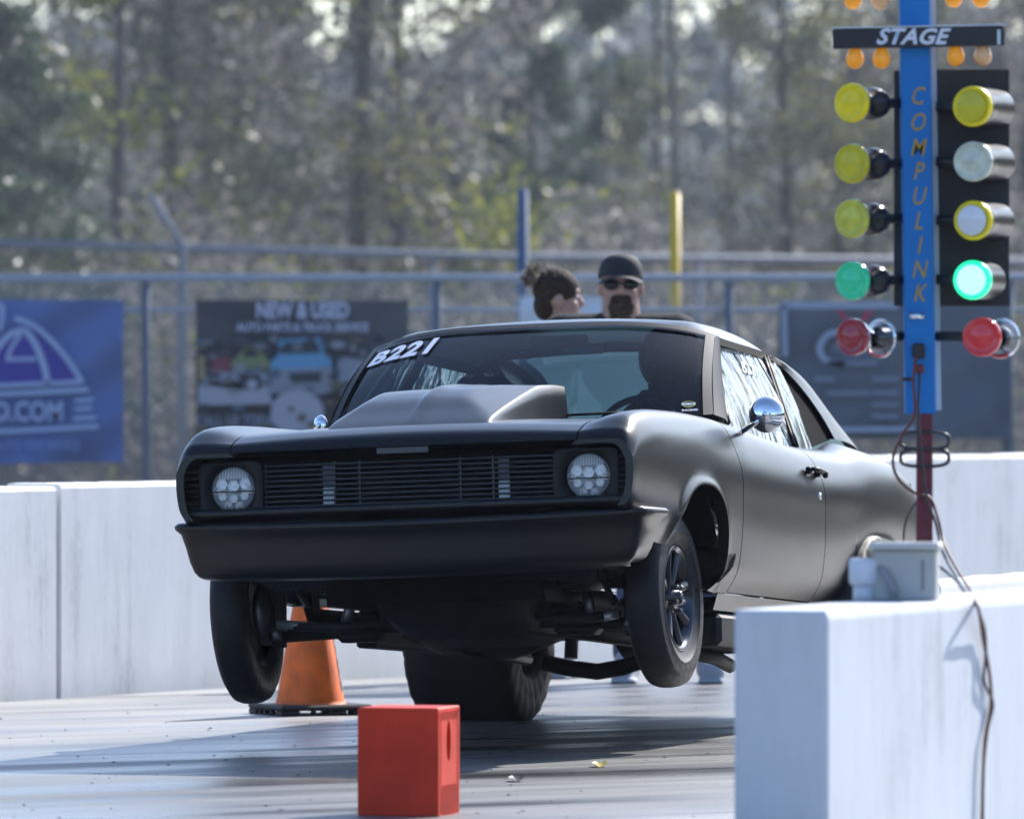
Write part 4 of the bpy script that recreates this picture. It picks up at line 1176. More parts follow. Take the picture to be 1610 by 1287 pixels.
# woman
wp = at(838, 1071, 41.0)
root, hd, HF, HL = person('woman with messy tied-up brown hair seen from behind the car, looking right', (wp.x, 41.0, 0), R(70), 1.135, .92, (.0, -.10), .06, .0, darkgreen, jeans, head_turn=R(25))
HM = Matrix((HL, HF, U)).transposed()
P = lambda l, f, u: hd + HL * l + HF * f + U * u
me = MB()
me.ell(P(0, -.012, .040), (.087, .100, .090), 24, 16, HM); me.ell(P(0, -.058, -.030), (.066, .050, .066), 16, 12, HM)
hr = remeshed(me, .008, 'hair', hairb, root, 2)
me = MB(); rb = random.Random(5)
me.ell(P(0, -.105, .075), (.034, .034, .032), 14, 10, HM)
for k in range(150):
    a = rb.uniform(0, 6.28); b = rb.uniform(-.6, 1.3); d = Vector((math.cos(a) * math.cos(b), math.sin(a) * math.cos(b), math.sin(b)))
    p0 = P(0, -.105, .075) + d * .025; p1 = p0 + d * rb.uniform(.02, .05) + Vector((0, 0, rb.uniform(-.01, .03)))
    me.tube([p0, (p0 + p1) / 2 + Vector((rb.uniform(-.01, .01),) * 3), p1], [.004, .0025, .0008], 4, False)
me.build('hair_bun', M_('light_brown_hair', (.14, .095, .06), .4), hr)
me = MB()
for k in range(70):
    a = rb.uniform(-1.1, 1.1); y = rb.uniform(-.11, .03); p0 = P(.08 * math.sin(a), y, .03 + .09 * math.cos(a)); d = Vector((rb.uniform(-.5, .3), rb.uniform(-.2, .4), rb.uniform(.3, 1))).normalized()
    me.tube([p0, p0 + d * .02, p0 + d * .035 + Vector((rb.uniform(-.02, .01), 0, -.004))], [.0016, .0012, .0006], 3, False)
me.build('loose_hair', hairl, hr)
for s in (1, -1):
    MB().ell(P(s * .032, .072, .006), (.010, .010, .008), 10, 8, HM).build('eye', M_('eye_white', (.5, .5, .5), .3), root)

# driver
drv = empty('person'); tag(drv, 'driver in a dark helmet and suit gripping the wheel inside the car', 'person')
drv.matrix_world = CM @ Matrix.Translation((.37, 2.62, .60))
me = MB()
capsule(me, (0, .02, .02), (0, .06, .34), .135, .15); capsule(me, (.16, .06, .44), (-.16, .06, .44), .07, .07); capsule(me, (0, .05, .46), (0, .02, .58), .06, .055)
for s in (1, -1):
    wr = Vector((s * .165, -.50, .36)); el = Vector((s * .25, -.20, .22))
    chain(me, [((s * .19, .05, .43), .055), (el, .042), (wr, .030)])
    hand(me, wr + Vector((0, .0, 0)), (-s * .2, -.75, .3), s, 1.3, (0, .3, 1))
    chain(me, [((s * .09, 0, 0), .085), ((s * .14, -.42, .10), .06), ((s * .13, -.80, -.12), .045)])
head_geo(me, Vector((0, .0, .66)), Vector((0, -1, 0)), Vector((1, 0, 0)))
bd = remeshed(me, .009, 'body', firesuit, drv, 3)
me = MB()
def hel(a, t):
    z = math.cos(t); r_ = math.sin(t); x = .135 * r_ * math.cos(a); y = .155 * r_ * math.sin(a); return Vector((x, y + .01, .675 + .145 * z))
me.grid(hel, lin(R(-48), R(228), 40), lin(.02, 2.35, 22))
me.grid(hel, lin(R(228), R(312), 14), lin(.02, 1.15, 10))
me.grid(hel, lin(R(228), R(312), 14), lin(1.85, 2.35, 6))
hm = me.build('helmet', helmetm, drv)
me = MB(); me.grid(lambda a, t: Vector((hel(a, t).x * 1.015, hel(a, t).y * 1.015, hel(a, t).z)), lin(R(232), R(308), 14), lin(1.35, 1.80, 6)); me.build('visor', visor, hm)
me = MB(); me.grid(lambda a, t: Vector((hel(a, t).x * 1.01, hel(a, t).y * 1.01, hel(a, t).z)), lin(R(318), R(345), 6), lin(.9, 1.25, 5)); me.build('helmet_stripe', helmo, hm)

# ------------------------------------------------------------------ traffic cone
orange = M_('cone_orange', (.85, .15, .012), .55, noise=(9, .28, 6)); blackrub = M_('cone_base_rubber', (.02, .02, .022), .6)
cp = at(488, 1118, 36.55); cone = empty('traffic_cone', (cp.x, 36.55, 0), (0, 0, R(22))); tag(cone, 'scuffed orange traffic cone on a black base behind the front wheel', 'traffic cone')
me = MB(); me.lathe([(.160, .040), (.150, .052), (.146, .062), (.030, .74), (.024, .745), (.020, .74), (.02, .70)], 36)
me.build('cone_body', orange, cone)
me = MB()
me.box((0, 0, .034), (.42, .42, .024), bev=.008)
for sx in (-1, 1):
    for sy in (-1, 1): me.box((sx * .165, sy * .165, .011), (.085, .085, .022), bev=.004)
for a in (-.06, .02, .08): me.box((a, -.195, .012), (.018, .02, .02)); me.box((-.195, a, .012), (.02, .018, .02))
me.build('cone_base', blackrub, cone)
# narrow torn reflective band up the right side
me = MB(); rb = random.Random(2)
for k in range(11):
    z0 = .10 + k * .048; z1 = z0 + .046
    def cf(z): return .146 - (z - .062) * (.116 / .678) + .0025
    a0, a1 = (R(-34), R(-18)) if k % 2 else (R(-36), R(-20))
    me.grid(lambda a, z: (cf(z) * math.cos(a - R(0)), cf(z) * math.sin(a), z), lin(a0, a1, 4), [z0, z1])
    if k % 2 == 0: pass
me.build('cone_tape', M_('worn_tape', (.35, .36, .40), .4, noise=(35, .9, 3)), cone)

# ------------------------------------------------------------------ red box in front
redm = M_('red_painted_plywood', (.60, .038, .012), .5, spec=.25, noise=(8, .15), bump=(60, .2, .003))
rc = at(562, 1112, 28.0); a = R(-15)
rb_ = empty('timing_box', (rc.x, rc.y, 0), (0, 0, a)); tag(rb_, 'red sensor box with a slot in its side standing in the foreground', 'box')
W_, D_, H_ = .277, .265, rc.z
me = MB(); th = .018
me.box((W_ / 2, th / 2, H_ / 2), (W_, th, H_), bev=.003)
me.box((W_ / 2, D_ - th / 2, H_ / 2), (W_, th, H_), bev=.003)
me.box((th / 2, D_ / 2, H_ / 2), (th, D_ - 2 * th - .002, H_), bev=.002)
me.box((W_ / 2, D_ / 2, H_ - th / 2 + .001), (W_ - .004, D_ - .004, th), bev=.003)
me.build('box_shell', redm, rb_)
# right wall with a slot
me = MB(); x0, x1 = W_ - th, W_; N = 28
def slot(k): 
    th_ = 2 * math.pi * k / N; return (D_ * .48 + .026 * math.cos(th_), H_ * .69 + .068 * math.sin(th_) * (1 if True else 1))
def outer(k):
    th_ = 2 * math.pi * k / N; c, s = math.cos(th_), math.sin(th_); q = max(abs(c) / (D_ / 2 - th - .001), 1e-6); 
    hy = D_ / 2 - th - .001
    t1 = hy / abs(c) if abs(c) > 1e-6 else 1e9
    top = (H_ - th) - H_ * .69; bot = H_ * .69
    t2 = (top / s) if s > 1e-6 else ((bot / -s) if s < -1e-6 else 1e9)
    t_ = min(t1, t2); return (D_ / 2 + c * t_, H_ * .69 + s * t_)
vs = []
for k in range(N):
    for X_ in (x1, x0):
        s_, o_ = slot(k), outer(k); vs.append((X_, s_[0], s_[1])); vs.append((X_, o_[0], o_[1]))
fs = []
for k in range(N):
    a_, b_ = 4 * k, 4 * ((k + 1) % N); fs += [(a_, b_, b_ + 1, a_ + 1), (a_ + 2, a_ + 3, b_ + 3, b_ + 2), (a_, a_ + 2, b_ + 2, b_)]
me.add(vs, fs)
# corner fillers
me.box((W_ - th / 2, th + .010, H_ * .5), (th, .020, H_ - 2 * th)); me.box((W_ - th / 2, D_ - th - .010, H_ * .5), (th, .020, H_ - 2 * th))
me.box((W_ - th / 2, D_ / 2, .05), (th, D_ - 2 * th - .002, .10)); me.box((W_ - th / 2, D_ / 2, H_ - th - .012), (th, D_ - 2 * th - .002, .024))
me.build('side_wall', redm, rb_)

# ------------------------------------------------------------------ starting tree
DT = 27.5; SC = FPX / DT
T0 = at(1441, 600, DT)
def tp(px, py, dy=0): q = at(px, py, DT); return Vector((q.x - T0.x, dy, q.z))
tree = empty('starting_light_tree', (T0.x, DT, 0)); tag(tree, 'blue drag race starting light tree on a maroon post with lit green lamps', 'starting lights')
bluem = M_('blue_painted_metal', (.0, .155, .47), .42, spec=.35, noise=(3, .08)); maroon = M_('maroon_painted_post', (.13, .012, .025), .45)
whitep = M_('pale_panel', (.55, .62, .66), .5); blackp = M_('black_panel', (.013, .014, .017), .5, noise=(5, .2)); gold = M_('gold_lettering', (.42, .26, .03), .5)
blackg = M_('gloss_black_can', (.008, .008, .010), .28, spec=.5)
me = MB()
za, zb2 = tp(0, 650).z, tp(0, -90).z
lean = (1436 - 1447) / SC / (zb2 - za)
def shearx(o, k=lean, z0=za):
    for v in o.data.vertices: v.co.x += (v.co.z - z0) * k
me.box((tp(1447, 0).x, 0, (za + zb2) / 2), (.098, .085, zb2 - za), bev=.004)
o = me.build('column', bluem, tree); shearx(o)
me = MB(); me.box((tp(1476, 0).x, .055, (za + zb2) / 2 + .006), (.022, .03, zb2 - za - .01)); o = me.build('back_channel', whitep, tree); shearx(o)
# maroon post down to the ground
me = MB(); me.box((tp(1453.5, 0).x, .0, (za + .05) / 2), (.052, .052, za + .04), bev=.004); me.build('post', maroon, tree)
MB().box((tp(1453.5, 0).x, 0, .01), (.25, .25, .02), bev=.003).build('base_plate', maroon, tree)
# backing boards
p0, p1 = tp(1464, 108), tp(1589, 481)
me = MB().box(((p0.x + p1.x) / 2 - .02, .075, (p0.z + p1.z) / 2), (p1.x - p0.x + .04, .012, p0.z - p1.z), bev=.003); me.build('backing_board', blackp, tree)
p0, p1 = tp(1407, 110), tp(1425, 481)
me = MB().box(((p0.x + p1.x) / 2, .075, (p0.z + p1.z) / 2), (p1.x - p0.x, .012, p0.z - p1.z), bev=.003); me.build('backing_board', blackp, tree)
# stage sign
def sign(py0, py1, word, pxc, tilt=0):
    p0, p1 = tp(1308, py0), tp(1577, py1)
    c = Vector(((p0.x + p1.x) / 2, -.06, (p0.z + p1.z) / 2)); h = p0.z - p1.z; w = p1.x - p0.x
    Mr = Matrix.Rotation(R(1.1) * tilt, 3, 'Y').inverted()
    me = MB(); me.box(c, (w, .05, h), Mr, bev=.003); sg = me.build('stage_sign', blackp, tree)
    me = MB(); me.box(c + Vector((0, .0, h / 2 + .003)), (w - .004, .056, .004), Mr); me.build('sign_edge', whitep, sg)
    if word:
        tm = text_mesh(word, .070, .35, 0, .0022, 1.05)
        for v in tm.vertices: v.co = (v.co.x * 1.05, 0, v.co.y)
        link('lettering', tm, white_decal, sg, loc=(tp(pxc, 0).x, -.0875, c.z))
    me = MB(); q = tp(1568, (py0 + py1) / 2); me.box((q.x, -.088, q.z), (.010, .004, h * .75)); me.build('sign_clip', whitep, sg)
    return sg
sign(45, 76, 'STAGE', 1430, 1)
sign(-72, -41, 'PRE-STAGE', 1430, 1)
# bulbs
bulbm = M_('amber_bulb', (.85, .30, .02), .25, spec=.5, emit=(1, .42, .02), es=.10); bulbc = M_('faded_amber_bulb', (.75, .42, .20), .2, spec=.6); sock = M_('bulb_socket', (.02, .02, .02), .5)
def bulb(px, py, mat):
    c = tp(px, py, -.05); me = MB()
    me.lathe([(.0005, -.034), (.012, -.032), (.022, -.024), (.0285, -.010), (.0285, .004), (.024, .018), (.016, .032), (.013, .045)], 20, Matrix.Translation(c))
    b = me.build('amber_bulb', mat, tree)
    MB().lathe([(.016, .040), (.016, .062), (.0005, .062)], 14, Matrix.Translation(c)).build('bulb_socket', sock, b)
for px, py, m_ in ((1343, 93, bulbm), (1385, 93, bulbm), (1501, 89, bulbm), (1544, 89, bulbc), (1340, 0, bulbm), (1383, 1, bulbc), (1498, -3, bulbm), (1541, -3, bulbm)): bulb(px, py, m_)
# lamps
def emis(name, colr, e, rough=.25, base=None):
    return M_(name, base or colr, rough, spec=.5, emit=colr, es=e, coat=.5)
yel = M_('yellow_lens', (.80, .62, .0), .35, coat=.15, noise=(20, .12)); yel2 = M_('olive_yellow_lens', (.52, .45, .01), .35, coat=.15, noise=(20, .15)); yel3 = M_('faded_yellow_lens', (.52, .50, .05), .3, coat=.2, noise=(20, .2))
clear = M_('clear_lens', (.50, .53, .42), .15, coat=.8, noise=(25, .2)); white_c = M_('milky_lens', (.60, .62, .66), .2, coat=.6)
redl = M_('red_lens', (.62, .012, .02), .22, coat=.6); redd = M_('dark_red_lens', (.30, .004, .02), .2, coat=.7)
grn_on = emis('lit_green_lens', (.01, .85, .30), .8); grn_hot = emis('lit_green_core', (.28, 1.0, .62), 1.0); grn = emis('green_lens', (.005, .36, .19), .2)
whiteglow = emis('lit_green_spot', (.55, 1, .8), 2.0)
clearbulb = glass_mat('clear_reflector_bulb', (.75, .78, .82), 2.5, .05)
def lamp(px, py, ang, rad, L, mat, side, kind='can', rimm=None, center=None):
    """lens facing -Y turned by ang (positive = toward image left)"""
    c = tp(px, py, -.16 if side > 0 else -.13)
    T = Matrix.Translation(c) @ Matrix.Rotation(-ang, 4, 'Z') @ Matrix.Rotation(R(90), 4, 'X')   # +Z outwards
    f = MB(); f.lathe([(rad, -.016), (rad, -.004), (rad * .97, .004), (rad * .86, .006), (rad * .80, .001), (rad * .5, .008), (.0005, .011)], 36, T)
    lp = f.build('lamp', mat, tree)
    me = MB()
    if kind == 'can':
        me.lathe([(rad * .96, -.014), (rad * 1.0, -.03), (rad * .97, -.045), (rad * .97, -L), (rad * .88, -L - .006), (.0005, -L - .008)], 36, T); mm = blackg
    elif kind == 'par':
        me.lathe([(rad * .96, -.014), (rad * .90, -.035), (rad * .62, -.065), (rad * .55, -.08), (rad * .80, -.10), (rad * .86, -.13), (rad * .75, -.155), (rad * .4, -.165), (.0005, -.167)], 36, T); mm = blackg
    else:
        me.lathe([(rad * .97, -.014), (rad * .92, -.03), (rad * .55, -.07), (rad * .5, -.09)], 36, T); mm = chrome
    me.build('lamp_housing', mm, lp)
    if kind == 'bare':
        c2 = tp(px + (48 if side < 0 else 33), py + 2, -.02)
        me = MB(); T2 = Matrix.Translation(c2) @ Matrix.Rotation(-ang - (R(0)), 4, 'Z') @ Matrix.Rotation(R(90), 4, 'X')
        me.tube([T2 @ Vector((rad * .95 * math.cos(t_), rad * .95 * math.sin(t_), 0)) for t_ in lin(0, 2 * math.pi, 33)[:-1]], .006, 8, closed=True)
        me.build('rear_lamp_ring', chrome, lp)
        MB().lathe([(rad * .93, 0), (rad * .7, .03), (rad * .5, .05)], 30, T2).build('rear_lamp', clearbulb, lp)
        MB().lathe([(rad * .6, .02), (rad * .62, -.02), (.0005, -.02)], 24, T2).build('lamp_socket', blackp, lp)
        MB().tube([T2 @ Vector((rad * .95 * math.cos(t_), rad * .95 * math.sin(t_), .008)) for t_ in lin(R(200), R(300), 14)], .004, 6).build('red_rim_glow', redl, lp)
    if rimm: MB().lathe([(rad * 1.0, .0), (rad * .99, .006), (rad * .80, .0075), (rad * .78, .003)], 36, T).build('lens_ring', rimm, lp)
    if center: MB().lathe([(rad * .76, .0085), (rad * .4, .013), (.0005, .015)], 30, T).build('lens_centre', center, lp)
    # bracket arm to the column
    sx = tp(1418 if side < 0 else 1472, py).x; b0 = T @ Vector((0, 0, -L * .75 if kind == 'can' else -.10))
    MB().tube([b0, Vector((sx, 0, b0.z + .004))], .017, 10).build('lamp_arm', blackp, lp)
    return lp
LR = .0625
for py, m_, rr_ in ((164, yel, .0635), (259, yel2, .064), (345, yel3, .0625)): lamp(1335, py, R(38), rr_, .13, m_, -1, 'par')
lamp(1336, 442, R(38), .0625, .13, grn, -1, 'par', center=None)
lamp(1336, 530, R(38), .0600, .13, redd, -1, 'bare')
lamp(1524, 170, R(22), .0655, .245, yel, 1, 'can', center=yel2)
lamp(1525, 256, R(22), .0650, .245, clear, 1, 'can')
lamp(1525, 348, R(22), .0640, .240, yel, 1, 'can', center=white_c)
lamp(1524, 441, R(18), .0630, .200, grn_on, 1, 'can', center=grn_hot)
lamp(1539, 530, R(14), .0635, .14, redl, 1, 'bare')
# lettering down the column
for ch, py in zip('COMPULINK', (153, 194, 234, 271, 310, 349, 387, 425, 462)):
    tm = text_mesh(ch, .078, .28, 0, .0004)
    for v in tm.vertices: v.co = (v.co.x * .80, 0, v.co.y * 1.05)
    q = tp(1440 + (py - 150) * .012, py, -.0455); o = link('lettering', tm, gold, tree, loc=(q.x, q.y, q.z))
# fittings
q = tp(1437, 497, -.055); MB().tube([q + Vector((-.018, 0, 0)), q + Vector((.03, 0, 0))], .011, 10).build('bolt', chrome, tree)
q = tp(1443, 552, -.052); MB().box(q, (.04, .03, .05), bev=.006).build('connector', blackp, tree)
q = tp(1445, 580, -.05); MB().box(q, (.026, .02, .03), bev=.004).build('connector', maroon, tree)
q = tp(1425, 596, -.05); MB().box(q, (.03, .012, .012), bev=.002).build('cable_clip', blackp, tree)
# cable hooks: stacked rounded loops
for pyc, ph in ((692, 26), (719, 27)):
    pts = []; w2, h2 = 38 / SC, ph / 2 / SC; c = tp(1453, pyc, -.035)
    for k in range(32):
        th_ = 2 * math.pi * k / 32; x, z = sq(th_, 3.2, w2, h2); pts.append(c + Vector((x, 0, z)))
    MB().tube(pts, .006, 8, closed=True).build('cable_hook', M_('hook_metal', (.03, .028, .03), .3), tree)

# cables from the tree over the wall
wirem = M_('dark_cable', (.02, .02, .025), .45); redw = M_('red_brown_cable', (.11, .025, .018), .5)
def cable(pts, r, mat, label, n=90):
    P_ = [at(px, py, D) for px, py, D in pts]
    P2 = [curve(P_, t) for t in lin(0, 1, n)]
    me = MB(); me.tube(P2, r, 7); return me.build('cable', mat, label=label, cat='cable')
cable([(1440, 560, 27.40), (1436, 600, 27.38), (1438, 650, 27.40), (1418, 685, 27.4), (1404, 720, 27.4), (1412, 752, 27.4), (1438, 775, 27.42), (1462, 782, 27.44), (1474, 812, 27.4), (1486, 858, 27.3), (1508, 900, 26.9), (1526, 928, 26.3), (1531, 937, 25.9), (1535, 946, 25.22), (1540, 965, 25.20), (1545, 1000, 25.30), (1556, 1060, 25.38), (1558, 1110, 25.39), (1548, 1170, 25.33), (1544, 1290, 25.31)], .0052, redw, 'red-brown cable hanging down the near barrier face from the light tree')
cable([(1446, 585, 27.40), (1444, 640, 27.38), (1446, 690, 27.36), (1452, 745, 27.38), (1458, 790, 27.40), (1470, 818, 27.4), (1482, 866, 27.3), (1503, 905, 26.8), (1520, 930, 26.3), (1528, 940, 25.9), (1536, 949, 25.22), (1541, 966, 25.22), (1548, 990, 25.31), (1550, 1030, 25.33), (1547, 1070, 25.32), (1561, 1105, 25.41), (1552, 1150, 25.35), (1546, 1210, 25.32), (1545, 1290, 25.31)], .0048, wirem, 'dark cable twisted beside the red-brown one down the near barrier')
cable([(1462, 772, 27.42), (1440, 790, 27.5), (1424, 820, 27.6), (1421, 850, 27.6), (1423, 872, 27.5)], .004, wirem, 'thin cable looping from the maroon post down behind the grey box')
cable([(1470, 885, 27.0), (1490, 900, 26.9), (1506, 916, 26.6), (1522, 938, 26.1), (1530, 952, 25.9)], .005, wirem, 'short dark cable leaving the grey box to the right')

# electrical box on the wall
greym = M_('grey_enclosure', (.36, .37, .36), .5, noise=(4, .08)); greyl = M_('pale_conduit', (.58, .61, .66), .45)
eb = at(1376, 947, 25.95)
wt = .784
ebx = empty('junction_box', (at(1425, 940, 25.15).x, 25.15, wt), (0, 0, R(-8))); tag(ebx, 'grey electrical junction box with a lid and conduit on the near barrier', 'junction box')
s2 = FPX / 25.1
me = MB().box((0, 0, .075), (100 / s2, .13, .150), bev=.006); me.build('box_body', greym, ebx)
me = MB().box((0, -.01, .161), (112 / s2, .16, .020), bev=.006); me.build('box_lid', M_('enclosure_lid', (.45, .45, .43), .5), ebx)
me = MB(); me.tube([(.055, -.066, .03), (.055, -.067, .12)], .002, 6); me.build('box_seam', M_('box_seam_brown', (.10, .07, .04), .6), ebx)
me = MB(); x = -60 / s2; me.tube([(x - .008, -.04, .0), (x - .008, -.04, .045)], .034, 18); me.tube([(x - .008, -.04, .045), (x - .008, -.04, .055), (x - .008, -.04, .118), (x - .008, -.04, .124)], [.040, .046, .046, .040], 18)
me.build('conduit_fitting', greyl, ebx)
me = MB(); me.tube([(x + .035, -.05, .10), (x + .055, -.075, .085), (x + .075, -.08, .05), (x + .085, -.08, .01)], .012, 10); me.build('flexible_conduit', M_('grey_conduit', (.25, .26, .28), .5), ebx)

# ------------------------------------------------------------------ fence, banners, poles
galv = M_('galvanised_steel', (.12, .15, .20), .7); galvl = M_('pale_rail', (.34, .37, .43), .85, spec=.2)
FY = 60.0; fs_ = FPX / FY
fence = empty('chain_link_fence', (0, FY, 0)); tag(fence, 'grey chain-link fence with pipe rails carrying the banners', 'fence')
zt = at(0, 438, FY).z; zm = at(0, 487, FY).z
MB().tube([(-7, 0, zt), (7, 0, zt + .01)], .030, 10).build('top_rail', galvl, fence)
MB().tube([(-7, 0.05, zm), (7, .05, zm)], .022, 10).build('mid_rail', galvl, fence)
for px in (-330, 229, 688, 1147, 1585):
    x = (px - 805) / fs_; MB().tube([(x, .04, 0), (x, .04, zt + .03)], .032 if px != 1585 else .045, 10).build('fence_post', galv, fence)
# mesh wires
vs = []; fq = []
def wire(p, q, r=.0026):
    b = len(vs); d = (Vector(q) - Vector(p)).normalized(); a = Vector((0, 1, 0)); c = d.cross(a)
    for e in (Vector(p), Vector(q)):
        for k in range(3):
            th_ = 2.094 * k; vs.append(tuple(e + (a * math.cos(th_) + c * math.sin(th_)) * r))
    for k in range(3): fq.append((b + k, b + (k + 1) % 3, b + 3 + (k + 1) % 3, b + 3 + k))
H2 = zt - .05
x = -7 - H2
while x < 7:
    for s in (1, -1):
        xa, xb = (x, x + H2) if s > 0 else (x + H2, x); za_, zb_ = .05, .05 + H2
        wire((xa, .02 * s, za_), (xb, .02 * s, zb_))
    x += .055
o = link('chain_mesh', npmesh('chain_mesh', vs, fq), galvl, fence, kind='stuff')
# second fence farther away
f2 = empty('chain_link_fence', (0, 0, 0)); tag(f2, 'farther fence rail with thin posts in front of the trees', 'fence')
a0, a1 = at(-200, 378, 74), at(820, 404, 81); a2 = at(1900, 414, 84)
MB().tube([a0, a1, a2], .040, 10).build('top_rail', galv, f2)
for px, D in ((284, 77.2), (1100, 82.2), (-120, 74.5), (680, 80)):
    p = at(px, 400, D); MB().tube([(p.x, D + .05, 0), (p.x, D + .05, 2.6)], .03, 8).build('fence_post', galv, f2)

def pole(px, py, D, r, mat, label, cat='pole'):
    p = at(px, py, D); me = MB().tube([(p.x, D, -.02), (p.x, D, p.z)], r, 14); me.ell((p.x, D, p.z), (r, r, r * .5), 14, 8)
    return me.build('pole', mat, label=label, cat=cat)
pole(822, 300, 62, .042, M_('blue_grey_pole', (.07, .115, .20), .7), 'tall blue-grey pole behind the woman')
pole(1061, 305, 62, .040, M_('yellow_pole', (.62, .40, .03), .4), 'yellow pole right of the bearded man')
lp0, lp1 = at(236, 306, 76), at(286, 384, 76)
MB().tube([lp0, lp1, (lp1.x + .02, 76, 0)], [.03, .035, .04], 10).build('pole', galv, label='grey bent pole leaning above the fence at the left', cat='pole')

def wavy(name, px0, px1, py0, py1, D, mat, label, amp=.02, seed=1, dpy=0, parent=None):
    p0, p1 = at(px0, py0, D), at(px1, py1, D)
    def fn(u, v):
        x = p0.x + (p1.x - p0.x) * u; z = p0.z + (p1.z - p0.z) * v - dpy / FPX * D * (1 - u) * v
        y = D + amp * (math.sin(u * 9 + v * 5 + seed) + .6 * math.sin(u * 17 - v * 8 + seed * 2)) * (.3 + .7 * v) + amp * .8 * math.sin((u + v) * 14)
        return (x, y, z)
    return MB().grid(fn, lin(0, 1, 50), lin(0, 1, 36)).build(name, mat, parent), fn
def printpoly(parent, pts, D, mat, name='print', off=-.07):
    vs = [at(px, py, D) + Vector((0, off, 0)) for px, py in pts]
    c = sum(vs, Vector()) / len(vs)
    return MB().add([c] + vs, [(0, i + 1, (i + 1) % len(vs) + 1) for i in range(len(vs))]).build(name, mat, parent)
def printline(parent, pts, w, D, mat, name='print', off=-.075):
    P_ = [at(px, py, D) for px, py in pts]; w = w / FPX * D; vs = []; n = len(P_)
    if n > 2: P_ = [curve(P_, t) for t in lin(0, 1, n * 6)]; n = len(P_)
    for i in range(n):
        t = (P_[min(i + 1, n - 1)] - P_[max(i - 1, 0)]).normalized(); nn = Vector((-t.z, 0, t.x))
        vs += [P_[i] + nn * w / 2 + Vector((0, off, 0)), P_[i] - nn * w / 2 + Vector((0, off, 0))]
    return MB().add(vs, [(2 * i, 2 * i + 2, 2 * i + 3, 2 * i + 1) for i in range(n - 1)]).build(name, mat, parent)
def printtext(parent, s, px, py, hpx, D, mat, wscale=1, off=-.08, bold=.01):
    tm = text_mesh(s, 1.0, 0, 0, bold); h = hpx / FPX * D / .70
    for v in tm.vertices: v.co = (v.co.x * h * wscale, 0, v.co.y * h)
    p = at(px, py, D); return link('lettering', tm, mat, parent, loc=(p.x, D + off, p.z))
# banner 1 (blue)
BD = 59.8
bnb = M_('blue_vinyl', (.11, .155, .34), .6, noise=(.9, .12)); prw = M_('banner_white_print', (.36, .44, .66), .6); prp = M_('banner_purple_print', (.075, .06, .32), .6); prd = M_('banner_navy', (.045, .065, .28), .6)
b1 = empty('banner', (0, 0, 0)); tag(b1, 'blue vinyl banner with a white sail logo on the fence at the left', 'banner')
wavy('banner_sheet', -230, 194, 471, 726, BD, bnb, '', .034, 1, 6, b1)
printpoly(b1, [(-30, 600), (0, 545), (36, 505), (62, 530), (95, 560), (130, 602), (128, 606), (-30, 606)], BD, prp)
printline(b1, [(-10, 557), (12, 530), (38, 516)], 9, BD, prw); printline(b1, [(24, 500), (60, 516), (100, 556), (130, 600)], 8, BD, prw)
printline(b1, [(38, 516), (56, 540), (70, 575), (76, 604)], 10, BD, prw); printline(b1, [(34, 524), (20, 545), (12, 564)], 6, BD, prw); printline(b1, [(10, 565), (58, 564)], 6, BD, prw)
printline(b1, [(-40, 500), (0, 480), (4, 500), (0, 520)], 7, BD, prw)
printline(b1, [(-60, 606), (0, 606), (132, 600)], 7, BD, prw); printline(b1, [(-60, 619), (0, 619), (140, 612)], 8, BD, prw)
printtext(b1, 'TD.COM', 36, 648, 30, BD, prw, .78, bold=.03)
for y, xa, xb in ((628, 118, 148), (641, 118, 146), (656, 116, 152)): printline(b1, [(xa, y + 2), (xb, y)], 6, BD, prw)
printline(b1, [(-60, 680), (0, 678), (156, 670)], 7, BD, prw)
printtext(b1, 'AUTO TIRE SERVICE', 60, 701, 14, BD, M_('banner_faded_print', (.20, .26, .50), .6), .75, bold=.02)
# banner 2 (truck picture)
b2 = empty('banner', (0, 0, 0)); tag(b2, 'brown and grey banner printed with old trucks behind the hood of the car', 'banner')
bnbr = M_('brown_vinyl', (.085, .083, .095), .7, noise=(2, .3)); pw2 = M_('banner2_white', (.46, .48, .62), .6)
wavy('banner_sheet', 308, 642, 472, 730, BD, bnbr, '', .012, 3, 0, b2)
rbn = random.Random(8)
blot = [M_('photo_print_' + n_, c_, .65) for n_, c_ in (('a', (.16, .17, .21)), ('b', (.07, .075, .09)), ('c', (.24, .25, .30)), ('d', (.13, .11, .08)), ('e', (.10, .14, .20)), ('f', (.045, .05, .06)))]
for k in range(90):
    cx_, cy_ = rbn.uniform(314, 600), rbn.uniform(532, 690); a_, b_ = rbn.uniform(4, 15), rbn.uniform(3, 9)
    o = printpoly(b2, [(cx_ + a_ * math.cos(q_) * rbn.uniform(.6, 1.2), cy_ + b_ * math.sin(q_) * rbn.uniform(.6, 1.2)) for q_ in lin(0, 5.5, 8)], BD, blot[k % 6], off=-.068 - .016 * (k % 9) / 9 if k % 3 else -.09)
c_blue = M_('truck_blue_print', (.13, .30, .50), .6); c_yel = M_('truck_olive_print', (.20, .22, .12), .6); c_red = M_('car_red_print', (.20, .06, .08), .6); c_gry = M_('chrome_grey_print', (.24, .26, .33), .6); c_dk = M_('dark_print', (.045, .05, .065), .6); c_pale = M_('pale_road_print', (.34, .34, .42), .6); c_tan = M_('tan_print', (.30, .24, .14), .6)
printtext(b2, 'NEW & USED', 476, 489, 24, BD, pw2, .72, bold=.04)
printtext(b2, 'AUTO PARTS & TRUCK SERVICE', 476, 515, 13, BD, pw2, .78, bold=.03)
printpoly(b2, [(312, 600), (420, 600), (430, 635), (312, 637)], BD, c_pale)
printpoly(b2, [(312, 545), (322, 545), (324, 598), (313, 600)], BD, c_tan)
printpoly(b2, [(333, 565), (360, 560), (366, 578), (364, 585), (332, 583)], BD, c_red)
